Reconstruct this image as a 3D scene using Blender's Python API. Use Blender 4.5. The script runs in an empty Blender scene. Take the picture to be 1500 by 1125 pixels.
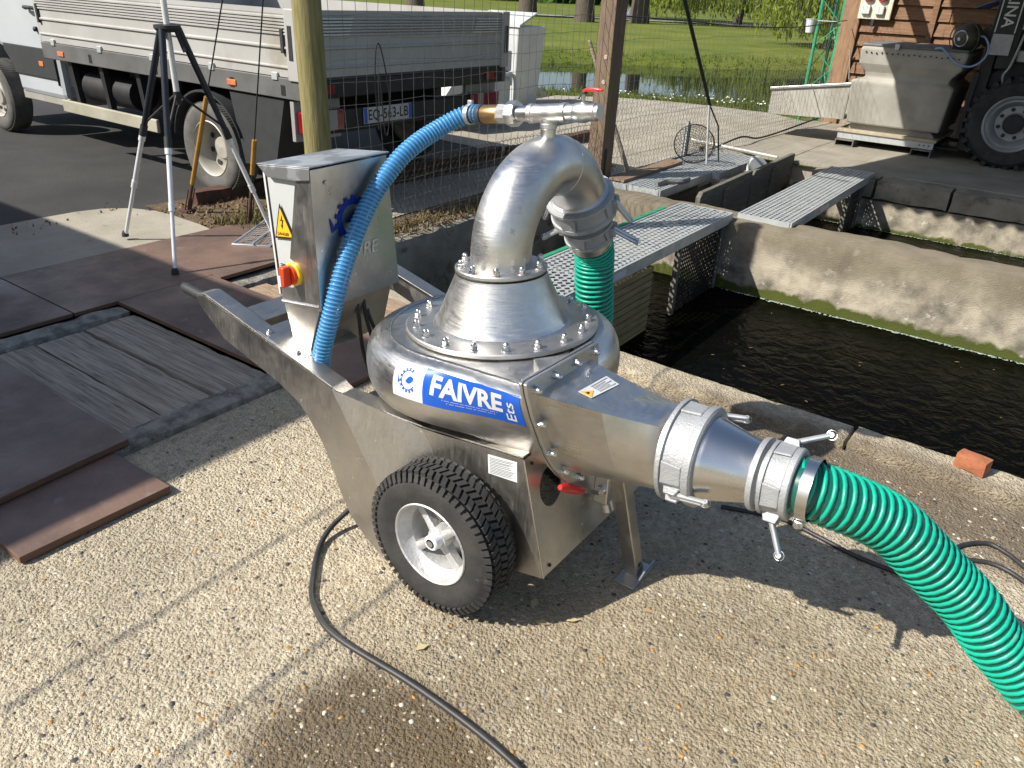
import bpy, bmesh, math, random
import numpy as np
from mathutils import Matrix, Vector
random.seed(7); rng = np.random.default_rng(11)
sc = bpy.context.scene
R = math.radians
# ---------------------------------------------------------------- camera
# site axes: x runs along the fish channels, y across them, z up; camera 1.55 m above the apron
cam = bpy.data.cameras.new('camera'); co = bpy.data.objects.new('camera', cam)
sc.collection.objects.link(co); sc.camera = co
cam.sensor_width = 36; cam.lens = 27.05; cam.clip_start = .05; cam.clip_end = 600
_r = Vector((.8101, .58459, .04462)); _u = Vector((-.29993, .34784, .88828)); _b = Vector((.50376, -.73298, .45712))
mw = Matrix((_r, _u, _b)).transposed().to_4x4(); mw.translation = (0, 0, 1.55); co.matrix_world = mw
sc.render.resolution_x, sc.render.resolution_y = 1024, 768
# ---------------------------------------------------------------- light
SUN_EL, SH = 41.5, 57.                      # elevation; direction the shadows fall in the site plane
sun_to = Vector((-math.cos(R(SH))*math.cos(R(SUN_EL)), -math.sin(R(SH))*math.cos(R(SUN_EL)), math.sin(R(SUN_EL))))
wd = bpy.data.worlds.new('World'); sc.world = wd; wd.use_nodes = True
nt = wd.node_tree; sky = nt.nodes.new('ShaderNodeTexSky'); sky.sky_type = 'NISHITA'; sky.sun_disc = False
sky.sun_elevation = R(SUN_EL); sky.sun_rotation = math.atan2(sun_to.x, sun_to.y); sky.dust_density = 1.5; sky.air_density = 1.0
bg = nt.nodes['Background']; bg.inputs['Strength'].default_value = .09; nt.links.new(sky.outputs[0], bg.inputs[0])
sl = bpy.data.lights.new('sun', 'SUN'); so = bpy.data.objects.new('sun', sl); sc.collection.objects.link(so)
sl.energy = 5.0; sl.angle = R(.53); sl.color = (1, .95, .86); so.rotation_euler = sun_to.to_track_quat('Z', 'Y').to_euler()
so.location = sun_to*30
sc.view_settings.view_transform = 'Standard'; sc.view_settings.look = 'None'; sc.view_settings.gamma = 1
sc.view_settings.exposure = .66; sc.view_settings.use_curve_mapping = False
C = sc.collection
# ---------------------------------------------------------------- materials
MT = {}
def mat(name, c1, c2=None, rough=.6, metal=0., ns=6., nd=6., lo=.35, hi=.65, bump=0., bs=60., stretch=(1, 1, 1), rv=0., spec=.5,
        c3=None, s3=30., t3=.62, w3=.06, coat=0., trans=0., ior=1.45, aniso=0., world=False, alpha_emit=None):
    if name in MT: return MT[name]
    m = bpy.data.materials.new(name); MT[name] = m; m.use_nodes = True
    n = m.node_tree.nodes; l = m.node_tree.links; b = n['Principled BSDF']
    b.inputs['Base Color'].default_value = (*c1, 1); b.inputs['Roughness'].default_value = rough; b.inputs['Metallic'].default_value = metal
    b.inputs['Specular IOR Level'].default_value = spec; b.inputs['Coat Weight'].default_value = coat
    b.inputs['Transmission Weight'].default_value = trans; b.inputs['IOR'].default_value = ior
    if aniso: b.inputs['Anisotropic'].default_value = aniso
    if world: src = n.new('ShaderNodeNewGeometry').outputs['Position']
    else: src = n.new('ShaderNodeTexCoord').outputs['Object']
    mp = n.new('ShaderNodeMapping'); mp.inputs['Scale'].default_value = stretch; l.new(src, mp.inputs[0]); src = mp.outputs[0]
    def noise(s, d=6., r=.6):
        t = n.new('ShaderNodeTexNoise'); t.inputs['Scale'].default_value = s; t.inputs['Detail'].default_value = d
        t.inputs['Roughness'].default_value = r; l.new(src, t.inputs['Vector']); return t.outputs['Fac']
    def ramp(fac, a, bb):
        r = n.new('ShaderNodeMapRange'); r.inputs['From Min'].default_value = a; r.inputs['From Max'].default_value = bb
        l.new(fac, r.inputs['Value']); return r.outputs['Result']
    def mix(f, a, bb):
        x = n.new('ShaderNodeMix'); x.data_type = 'RGBA'
        l.new(f, x.inputs['Factor'])
        for sock, val in ((x.inputs['A'], a), (x.inputs['B'], bb)):
            if isinstance(val, tuple): sock.default_value = (*val, 1)
            else: l.new(val, sock)
        return x.outputs['Result']
    col = None
    if c2:
        f = ramp(noise(ns, nd), lo, hi); col = mix(f, c1, c2)
        if rv:
            r = n.new('ShaderNodeMapRange'); r.inputs['To Min'].default_value = rough-rv; r.inputs['To Max'].default_value = rough+rv
            l.new(f, r.inputs['Value']); l.new(r.outputs['Result'], b.inputs['Roughness'])
    if c3:
        col = mix(ramp(noise(s3, 4.), t3, t3+w3), col if col else c1, c3)
    if col: l.new(col, b.inputs['Base Color'])
    if bump:
        bp = n.new('ShaderNodeBump'); bp.inputs['Strength'].default_value = bump; bp.inputs['Distance'].default_value = .01
        l.new(noise(bs, 5.), bp.inputs['Height']); l.new(bp.outputs[0], b.inputs['Normal'])
    m['noise'] = 1
    return m
def nodes_of(m): return m.node_tree.nodes, m.node_tree.links, m.node_tree.nodes['Principled BSDF']

STEEL = mat('stainless', (.70, .69, .675), (.54, .53, .515), rough=.40, metal=1, ns=8, nd=10., rv=.08, bump=.05, bs=260, c3=(.46, .43, .39), s3=34, t3=.66, w3=.08)
STEELP = mat('stainless_plate', (.56, .54, .51), (.40, .38, .355), rough=.42, metal=1, ns=7, nd=10., rv=.08, bump=.06, bs=220, c3=(.80, .79, .76), s3=60, t3=.68, w3=.03)
STEELS = mat('stainless_shiny', (.68, .67, .66), (.58, .57, .56), rough=.26, metal=1, ns=9, rv=.05)
FLG = mat('stainless_flange', (.60, .59, .57), (.50, .49, .47), rough=.46, metal=1, ns=8, rv=.05, bump=.04, bs=300, c3=(.42, .25, .10), s3=7, t3=.72, w3=.06)
CAST = mat('cast_aluminium', (.40, .41, .42), (.30, .31, .32), rough=.6, metal=.45, ns=14, bump=.3, bs=180, rv=.08)
ALUM = mat('aluminium', (.58, .59, .60), (.48, .49, .50), rough=.38, metal=.8, ns=20)
GALV = mat('galvanised', (.50, .52, .52), (.38, .40, .40), rough=.5, metal=.35, ns=9, rv=.08, bump=.08, bs=90)
WHITE = mat('white_paint', (.60, .61, .60), (.50, .51, .50), rough=.4, ns=3, bump=.02)
CABW = mat('cabinet_white', (.46, .48, .48), (.42, .44, .44), rough=.38, ns=5)
BLACK = mat('black_rubber', (.018, .018, .018), (.03, .03, .03), rough=.6, ns=12, bump=.1, bs=150)
TYRE = mat('tyre_rubber', (.022, .022, .023), (.050, .047, .043), rough=.75, ns=9, lo=.4, hi=.7, bump=.2, bs=120, c3=(.12, .105, .085), s3=14, t3=.66, w3=.1)
OLDT = mat('dusty_tyre', (.07, .068, .064), (.12, .115, .105), rough=.85, ns=9, bump=.2, bs=90)
GREYP = mat('grey_plastic', (.030, .032, .035), (.022, .024, .026), rough=.65, ns=10)
RED = mat('red_plastic', (.60, .02, .025), (.5, .02, .02), rough=.3, ns=9, coat=.2)
REDL = mat('red_lens', (.22, .008, .012), (.16, .006, .01), rough=.15, ns=20, coat=.6)
ORANGE = mat('orange_lens', (.60, .19, .06), (.5, .15, .05), rough=.25, ns=20)
YELLOW = mat('yellow_plastic', (.75, .50, .02), (.68, .44, .02), rough=.35, ns=9)
SWR = mat('switch_red', (.72, .06, .015), (.66, .05, .015), rough=.35, ns=9)
SIGNY = mat('sign_yellow', (.80, .45, .02), (.76, .42, .02), rough=.45, ns=9)
SIGNK = mat('sign_black', (.02, .015, .01), (.03, .02, .015), rough=.5, ns=9)
SIGNW = mat('sticker_white', (.62, .63, .64), (.56, .57, .58), rough=.35, ns=20)
SIGNB = mat('sticker_blue', (.01, .085, .46), (.012, .095, .5), rough=.3, ns=6)
LOGOB = mat('logo_blue', (.005, .025, .22), (.006, .03, .25), rough=.35, ns=6)
PRINT = mat('grey_print', (.14, .145, .15), (.1, .105, .11), rough=.5, ns=30)
BRASS = mat('brass', (.42, .27, .12), (.34, .21, .09), rough=.35, metal=.9, ns=9)
BLUEH = mat('blue_hose', (.025, .15, .36), (.03, .18, .42), rough=.25, ns=9, coat=.3)
BLUER = mat('blue_hose_rib', (.07, .26, .47), (.06, .23, .42), rough=.35, ns=9, coat=.1)
GREENH = mat('green_hose_wall', (.008, .11, .085), (.006, .08, .06), rough=.28, ns=5, coat=.2)
GREENR = mat('green_hose_rib', (.003, .37, .25), (.004, .30, .20), rough=.33, ns=7, coat=.12, c3=(.06, .33, .24), s3=24, t3=.62, w3=.08)
GREENP = mat('green_paint', (.03, .30, .15), (.02, .22, .11), rough=.5, ns=9)
CABLE = mat('black_cable', (.022, .022, .024), (.035, .035, .036), rough=.5, ns=40)
RUST = mat('rusty_iron', (.10, .045, .03), (.05, .03, .022), rough=.8, ns=14, bump=.3, bs=90)
WOODG = mat('weathered_plank', (.42, .36, .285), (.25, .21, .165), rough=.85, ns=4, nd=8., lo=.40, hi=.60, stretch=(.9, 20, 20), bump=.8, bs=8, c3=(.13, .105, .08), s3=5, t3=.58, w3=.1)
WOODP = mat('post_timber', (.20, .135, .095), (.12, .085, .06), rough=.8, ns=8, stretch=(9, 9, .9), bump=.4, bs=14, c3=(.17, .15, .06), s3=2.5, t3=.52, w3=.2)
WOODR = mat('round_post_wood', (.27, .22, .11), (.16, .15, .05), rough=.85, ns=6, stretch=(9, 9, .8), bump=.4, bs=14, c3=(.12, .13, .03), s3=3, t3=.5, w3=.25)
WOODW = mat('weir_board_wood', (.16, .145, .12), (.10, .095, .08), rough=.85, ns=7, stretch=(9, 1, 9), bump=.5, bs=16, c3=(.30, .27, .12), s3=5, t3=.6, w3=.15)
WOODB = mat('barn_board', (.23, .13, .07), (.14, .075, .04), rough=.75, ns=6, stretch=(1, 9, 9), bump=.4, bs=14)
WOODB2 = mat('barn_post_wood', (.28, .17, .095), (.20, .115, .065), rough=.75, ns=6, stretch=(9, 9, 1), bump=.3, bs=14)
SHEET = mat('brown_panel', (.185, .118, .088), (.095, .064, .054), rough=.5, ns=2.6, nd=10., rv=.14, bump=.3, bs=30, c3=(.17, .14, .12), s3=13, t3=.62, w3=.10)
SHEETE = mat('panel_edge', (.19, .10, .06), (.11, .06, .04), rough=.8, ns=18, stretch=(1, 1, 20), bump=.2, bs=60)
PINK = mat('pinkish_concrete', (.30, .205, .165), (.23, .155, .125), rough=.85, ns=3, bump=.3, bs=70)
BRICK = mat('brick_red', (.36, .13, .06), (.27, .095, .045), rough=.85, ns=20, bump=.4, bs=70)
BARK = mat('bark', (.11, .085, .065), (.055, .045, .035), rough=.9, ns=6, stretch=(4, 4, 1), bump=.8, bs=12)
DARK = mat('dark_metal', (.018, .018, .02), (.03, .03, .032), rough=.5, metal=.3, ns=9)
TPAINT = mat('telehandler_dark', (.012, .012, .013), (.02, .02, .02), rough=.5, ns=9)
GRP = mat('tank_grp', (.35, .335, .295), (.26, .245, .21), rough=.6, ns=3, bump=.15, bs=30, c3=(.22, .20, .165), s3=2.2, t3=.60, w3=.16)
DROPS = mat('dropside_aluminium', (.40, .395, .38), (.345, .34, .325), rough=.45, metal=.05, ns=3, rv=.04, c3=(.30, .28, .24), s3=2.4, t3=.60, w3=.14)
TRUCKW = mat('truck_white', (.44, .47, .50), (.39, .42, .45), rough=.28, ns=1.5, coat=.4)
RIMG = mat('dusty_wheel_rim', (.44, .42, .38), (.33, .31, .27), rough=.6, metal=.3, ns=5)
RIMW = mat('cast_rim', (.60, .60, .60), (.42, .42, .41), rough=.5, metal=.5, ns=12, nd=9., bump=.3, bs=120, c3=(.34, .32, .28), s3=20, t3=.62, w3=.08)
NYLON = mat('white_nylon', (.70, .74, .80), (.64, .68, .74), rough=.35, ns=9)
YSLEEVE = mat('ochre_sleeve', (.36, .20, .035), (.28, .15, .03), rough=.5, ns=16)
NETM = mat('net_wire', (.34, .34, .31), (.20, .20, .18), rough=.55, metal=.5, ns=20)
NETD = mat('net_dark', (.03, .03, .03), (.05, .048, .045), rough=.7, ns=20)
SILVER = mat('silver_paint', (.74, .75, .76), (.66, .67, .68), rough=.35, metal=.25, ns=20)
def brushed(m, sc_=(2, 2, 60), amt=.16):
    """fine drawn grain and dull water marks in the gloss"""
    n, l, b = nodes_of(m); tc = n.new('ShaderNodeTexCoord'); mp = n.new('ShaderNodeMapping'); mp.inputs['Scale'].default_value = sc_; l.new(tc.outputs['Object'], mp.inputs[0])
    t = n.new('ShaderNodeTexNoise'); t.inputs['Scale'].default_value = 6; t.inputs['Detail'].default_value = 6; l.new(mp.outputs[0], t.inputs['Vector'])
    t2 = n.new('ShaderNodeTexNoise'); t2.inputs['Scale'].default_value = 17; t2.inputs['Detail'].default_value = 9; t2.inputs['Roughness'].default_value = .7; l.new(tc.outputs['Object'], t2.inputs['Vector'])
    a = n.new('ShaderNodeMath'); a.operation = 'ADD'; l.new(t.outputs['Fac'], a.inputs[0]); l.new(t2.outputs['Fac'], a.inputs[1])
    k = n.new('ShaderNodeMath'); k.operation = 'MULTIPLY_ADD'; l.new(a.outputs[0], k.inputs[0]); k.inputs[1].default_value = amt; k.inputs[2].default_value = -amt
    s = n.new('ShaderNodeMath'); s.operation = 'ADD'; src = b.inputs['Roughness'].links[0].from_socket if b.inputs['Roughness'].links else None
    if src: l.new(src, s.inputs[0])
    else: s.inputs[0].default_value = b.inputs['Roughness'].default_value
    l.new(k.outputs[0], s.inputs[1]); l.new(s.outputs[0], b.inputs['Roughness'])
    return m
brushed(STEEL, (3, 3, 70), .34); brushed(STEELP, (50, 3, 3), .30); brushed(FLG, (9, 9, 9), .2)
SHED = mat('shed_cladding', (.30, .27, .23), (.24, .21, .18), rough=.8, ns=3, bump=.2)

# exposed-aggregate concrete of the apron: pebbles from two cell sizes, damp soil stains and two thin dark lines
def concrete_apron():
    m = mat('aggregate_concrete', (.3, .3, .3), rough=.85, world=True); n, l, b = nodes_of(m)
    src = [x for x in n if x.type == 'MAPPING'][0].outputs[0]
    def vor(s, feat='F1'):
        v = n.new('ShaderNodeTexVoronoi'); v.inputs['Scale'].default_value = s; v.feature = feat; l.new(src, v.inputs['Vector']); return v
    def noise(s, d=5., r=.6):
        t = n.new('ShaderNodeTexNoise'); t.inputs['Scale'].default_value = s; t.inputs['Detail'].default_value = d; t.inputs['Roughness'].default_value = r
        l.new(src, t.inputs['Vector']); return t.outputs['Fac']
    def mr(f, a, bb, c=0., d=1.):
        r = n.new('ShaderNodeMapRange'); r.interpolation_type = 'SMOOTHSTEP'
        for k, v in zip(('From Min', 'From Max', 'To Min', 'To Max'), (a, bb, c, d)): r.inputs[k].default_value = v
        l.new(f, r.inputs['Value']); return r.outputs['Result']
    def mix(f, a, bb, mode='MIX'):
        x = n.new('ShaderNodeMix'); x.data_type = 'RGBA'; x.blend_type = mode
        for sock, val in ((x.inputs['Factor'], f), (x.inputs['A'], a), (x.inputs['B'], bb)):
            if isinstance(val, (tuple, float, int)): sock.default_value = (*val, 1) if isinstance(val, tuple) else val
            else: l.new(val, sock)
        return x.outputs['Result']
    def math2(op, a, bb):
        x = n.new('ShaderNodeMath'); x.operation = op
        for sock, val in zip(x.inputs, (a, bb)):
            if isinstance(val, (float, int)): sock.default_value = val
            else: l.new(val, sock)
        return x.outputs[0]
    v1, v2 = vor(92.), vor(210.)
    cr = n.new('ShaderNodeValToRGB'); l.new(v1.outputs['Color'], cr.inputs[0]); e = cr.color_ramp
    e.elements[0].position = 0; e.elements[0].color = (.06, .055, .05, 1); e.elements[1].position = 1; e.elements[1].color = (.58, .51, .38, 1)
    for p, c in ((.10, (.11, .10, .09)), (.16, (.30, .25, .18)), (.5, (.40, .345, .25)), (.66, (.33, .24, .13)), (.74, (.42, .37, .29))):
        k = e.elements.new(p); k.color = (*c, 1)
    cr.color_ramp.interpolation = 'CONSTANT'
    cr2 = n.new('ShaderNodeValToRGB'); l.new(v2.outputs['Color'], cr2.inputs[0]); e = cr2.color_ramp
    e.elements[0].color = (.13, .105, .075, 1); e.elements[1].color = (.56, .49, .375, 1)
    k = e.elements.new(.2); k.color = (.36, .30, .21, 1)
    matrix = mix(mr(noise(34.), .38, .62), (.50, .435, .32), (.29, .245, .17))
    gm = mr(v1.outputs['Distance'], .46, .58)            # mortar between the pebbles
    g2 = mr(v2.outputs['Distance'], .42, .55)
    fine = mix(g2, cr2.outputs[0], matrix)
    sel = mr(noise(9.), .42, .58)
    col = mix(gm, cr.outputs[0], fine)
    col = mix(math2('ADD', math2('MULTIPLY', sel, .45), .38), col, fine)
    # damp, soiled ground: own ragged patches
    sep = n.new('ShaderNodeSeparateXYZ'); l.new(src, sep.inputs[0]); X, Y = sep.outputs[0], sep.outputs[1]
    def blob(cx, cy, rx, ry, soft=.5):
        a = math2('MULTIPLY', math2('SUBTRACT', X, cx), 1/rx); c = math2('MULTIPLY', math2('SUBTRACT', Y, cy), 1/ry)
        d = math2('SQRT', math2('ADD', math2('MULTIPLY', a, a), math2('MULTIPLY', c, c)), 0.)
        d = math2('ADD', d, math2('MULTIPLY', math2('SUBTRACT', noise(5., 6., .7), .5), 1.3))
        return mr(d, 1+soft*.3, 1-soft)
    st = blob(-.86, .78, .34, .27, .4)
    st2 = blob(-.25, 1.25, 1.05, .95, .7)
    st3 = blob(-.3, 2.70, 2.2, .30, .6)
    col = mix(math2('MULTIPLY', st, .75), col, mix(.5, col, (.07, .05, .03)), 'MIX')
    col = mix(math2('MULTIPLY', st, .92), col, mix(.25, (.055, .034, .016), col))
    col = mix(math2('MULTIPLY', st2, .85), col, mix(.52, (.165, .112, .045), col))
    col = mix(math2('MULTIPLY', st3, .95), col, mix(.22, (.075, .05, .028), col))
    # two thin dark lines along y, uneven in strength
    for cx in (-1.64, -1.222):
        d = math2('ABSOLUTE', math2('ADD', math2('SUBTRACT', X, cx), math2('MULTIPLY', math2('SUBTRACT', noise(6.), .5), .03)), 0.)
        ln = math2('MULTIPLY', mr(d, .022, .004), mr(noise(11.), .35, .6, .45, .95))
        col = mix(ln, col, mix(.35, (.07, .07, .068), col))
    big = mr(noise(1.3), .3, .7, .82, 1.12)
    x = n.new('ShaderNodeVectorMath'); x.operation = 'SCALE'; l.new(col, x.inputs[0]); l.new(big, x.inputs['Scale'])
    l.new(x.outputs[0], b.inputs['Base Color'])
    bp = n.new('ShaderNodeBump'); bp.inputs['Strength'].default_value = .9; bp.inputs['Distance'].default_value = .0042
    hh = math2('ADD', mr(v1.outputs['Distance'], .75, .1), math2('MULTIPLY', mr(v2.outputs['Distance'], .6, .1), .5))
    l.new(math2('ADD', hh, math2('MULTIPLY', noise(150.), 1.1)), bp.inputs['Height']); l.new(bp.outputs[0], b.inputs['Normal'])
    return m
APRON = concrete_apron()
CONC = mat('old_concrete', (.34, .30, .235), (.20, .18, .14), rough=.9, ns=3.5, bump=.6, bs=45, world=True, c3=(.12, .105, .08), s3=6, t3=.58, w3=.12)
CONCL = mat('pale_concrete', (.34, .31, .255), (.25, .226, .18), rough=.9, ns=2.2, bump=.35, bs=60, world=True, c3=(.24, .21, .165), s3=8, t3=.62, w3=.1)
KERB = mat('kerb_concrete', (.40, .36, .285), (.20, .175, .135), rough=.9, ns=14, nd=9., lo=.38, hi=.62, bump=1., bs=75, world=True, c3=(.13, .115, .09), s3=26, t3=.60, w3=.08)
GREYC = mat('grey_concrete', (.30, .28, .24), (.13, .12, .10), rough=.9, ns=16, nd=12., lo=.38, hi=.62, bump=1., bs=70, world=True, c3=(.44, .42, .37), s3=60, t3=.64, w3=.05)
ASPH = mat('asphalt', (.044, .042, .040), (.028, .027, .027), rough=.88, ns=1.4, nd=10., bump=.6, bs=120, world=True, c3=(.10, .095, .085), s3=70, t3=.66, w3=.05)
SOIL = mat('soil_litter', (.13, .09, .055), (.07, .05, .032), rough=.95, ns=14, bump=.9, bs=60, world=True, c3=(.20, .13, .07), s3=30, t3=.6, w3=.1)
LAWN = mat('lawn_grass', (.075, .108, .014), (.145, .155, .028), rough=.9, ns=.45, nd=10., bump=.7, bs=26, world=True, c3=(.06, .085, .010), s3=5, t3=.55, w3=.15, spec=.2)
# channel walls: old concrete with a wavering belt of algae that ends at a height of its own
def algae_wall():
    m = mat('algae_concrete', (.42, .37, .285), (.12, .11, .085), rough=.9, ns=4.2, nd=12., lo=.40, hi=.66, bump=.7, bs=110, world=True, c3=(.52, .49, .42), s3=11, t3=.62, w3=.10)
    n, l, b = nodes_of(m); src = [x for x in n if x.type == 'MAPPING'][0].outputs[0]
    sep = n.new('ShaderNodeSeparateXYZ'); l.new(src, sep.inputs[0])
    t = n.new('ShaderNodeTexNoise'); t.inputs['Scale'].default_value = 7; t.inputs['Detail'].default_value = 6; l.new(src, t.inputs['Vector'])
    a = n.new('ShaderNodeMath'); a.operation = 'MULTIPLY_ADD'; l.new(t.outputs['Fac'], a.inputs[0]); a.inputs[1].default_value = -.20; l.new(sep.outputs[2], a.inputs[2])
    r = n.new('ShaderNodeMapRange'); l.new(a.outputs[0], r.inputs['Value']); r.inputs['From Min'].default_value = -.555; r.inputs['From Max'].default_value = -.585
    old = b.inputs['Base Color'].links[0].from_socket
    t2 = n.new('ShaderNodeTexNoise'); t2.inputs['Scale'].default_value = 3.; t2.inputs['Detail'].default_value = 8; l.new(src, t2.inputs['Vector'])     # grime band along the top
    a2 = n.new('ShaderNodeMath'); a2.operation = 'MULTIPLY_ADD'; l.new(t2.outputs['Fac'], a2.inputs[0]); a2.inputs[1].default_value = .45; l.new(sep.outputs[2], a2.inputs[2])
    r2 = n.new('ShaderNodeMapRange'); l.new(a2.outputs[0], r2.inputs['Value']); r2.inputs['From Min'].default_value = -.08; r2.inputs['From Max'].default_value = .12; r2.inputs['To Max'].default_value = .78
    x2 = n.new('ShaderNodeMix'); x2.data_type = 'RGBA'; l.new(r2.outputs[0], x2.inputs['Factor']); l.new(old, x2.inputs['A']); x2.inputs['B'].default_value = (.15, .125, .085, 1); old = x2.outputs['Result']
    x = n.new('ShaderNodeMix'); x.data_type = 'RGBA'; l.new(r.outputs[0], x.inputs['Factor']); l.new(old, x.inputs['A'])
    y = n.new('ShaderNodeMix'); y.data_type = 'RGBA'; l.new(t.outputs['Fac'], y.inputs['Factor']); y.inputs['A'].default_value = (.03, .05, .005, 1); y.inputs['B'].default_value = (.085, .09, .012, 1)
    l.new(y.outputs['Result'], x.inputs['B']); l.new(x.outputs['Result'], b.inputs['Base Color'])
    return m
ALGAE = algae_wall()
def water(name, col, bs, st, rough=.04):
    m = mat(name, col, rough=rough, world=True, ior=1.33); n, l, b = nodes_of(m)
    src = [x for x in n if x.type == 'MAPPING'][0].outputs[0]
    t = n.new('ShaderNodeTexNoise'); t.inputs['Scale'].default_value = bs; t.inputs['Detail'].default_value = 3; t.inputs['Distortion'].default_value = .6; l.new(src, t.inputs['Vector'])
    bp = n.new('ShaderNodeBump'); bp.inputs['Strength'].default_value = st; bp.inputs['Distance'].default_value = .02
    l.new(t.outputs['Fac'], bp.inputs['Height']); l.new(bp.outputs[0], b.inputs['Normal']); return m
WATER = water('channel_water', (.002, .002, .0015), 9, 1.0)
WATER.node_tree.nodes['Principled BSDF'].inputs['Specular IOR Level'].default_value = .035
POND = water('pond_water', (.010, .014, .010), 3, .05, .02)
def leafmat(name, c1, c2):
    m = mat(name, c1, c2, rough=.55, ns=1.4, lo=.3, hi=.7, spec=.3); n, l, b = nodes_of(m)
    tr = n.new('ShaderNodeBsdfTranslucent'); tr.inputs[0].default_value = (*[min(1, c*1.6) for c in c2], 1)
    ms = n.new('ShaderNodeMixShader'); ms.inputs[0].default_value = .4; out = n['Material Output']
    l.new(b.outputs[0], ms.inputs[1]); l.new(tr.outputs[0], ms.inputs[2]); l.new(ms.outputs[0], out.inputs[0]); return m
WILLOW = leafmat('willow_leaf', (.14, .18, .02), (.22, .26, .035))
LEAF = leafmat('tree_leaf', (.045, .10, .015), (.08, .15, .02))
GRASSB = leafmat('grass_blade', (.06, .09, .012), (.10, .125, .02))
DRY = mat('dry_litter', (.16, .085, .04), (.22, .14, .06), rough=.9, ns=9)
DAISY = mat('daisy_white', (.75, .75, .7), (.7, .7, .62), rough=.7, ns=9)
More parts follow.
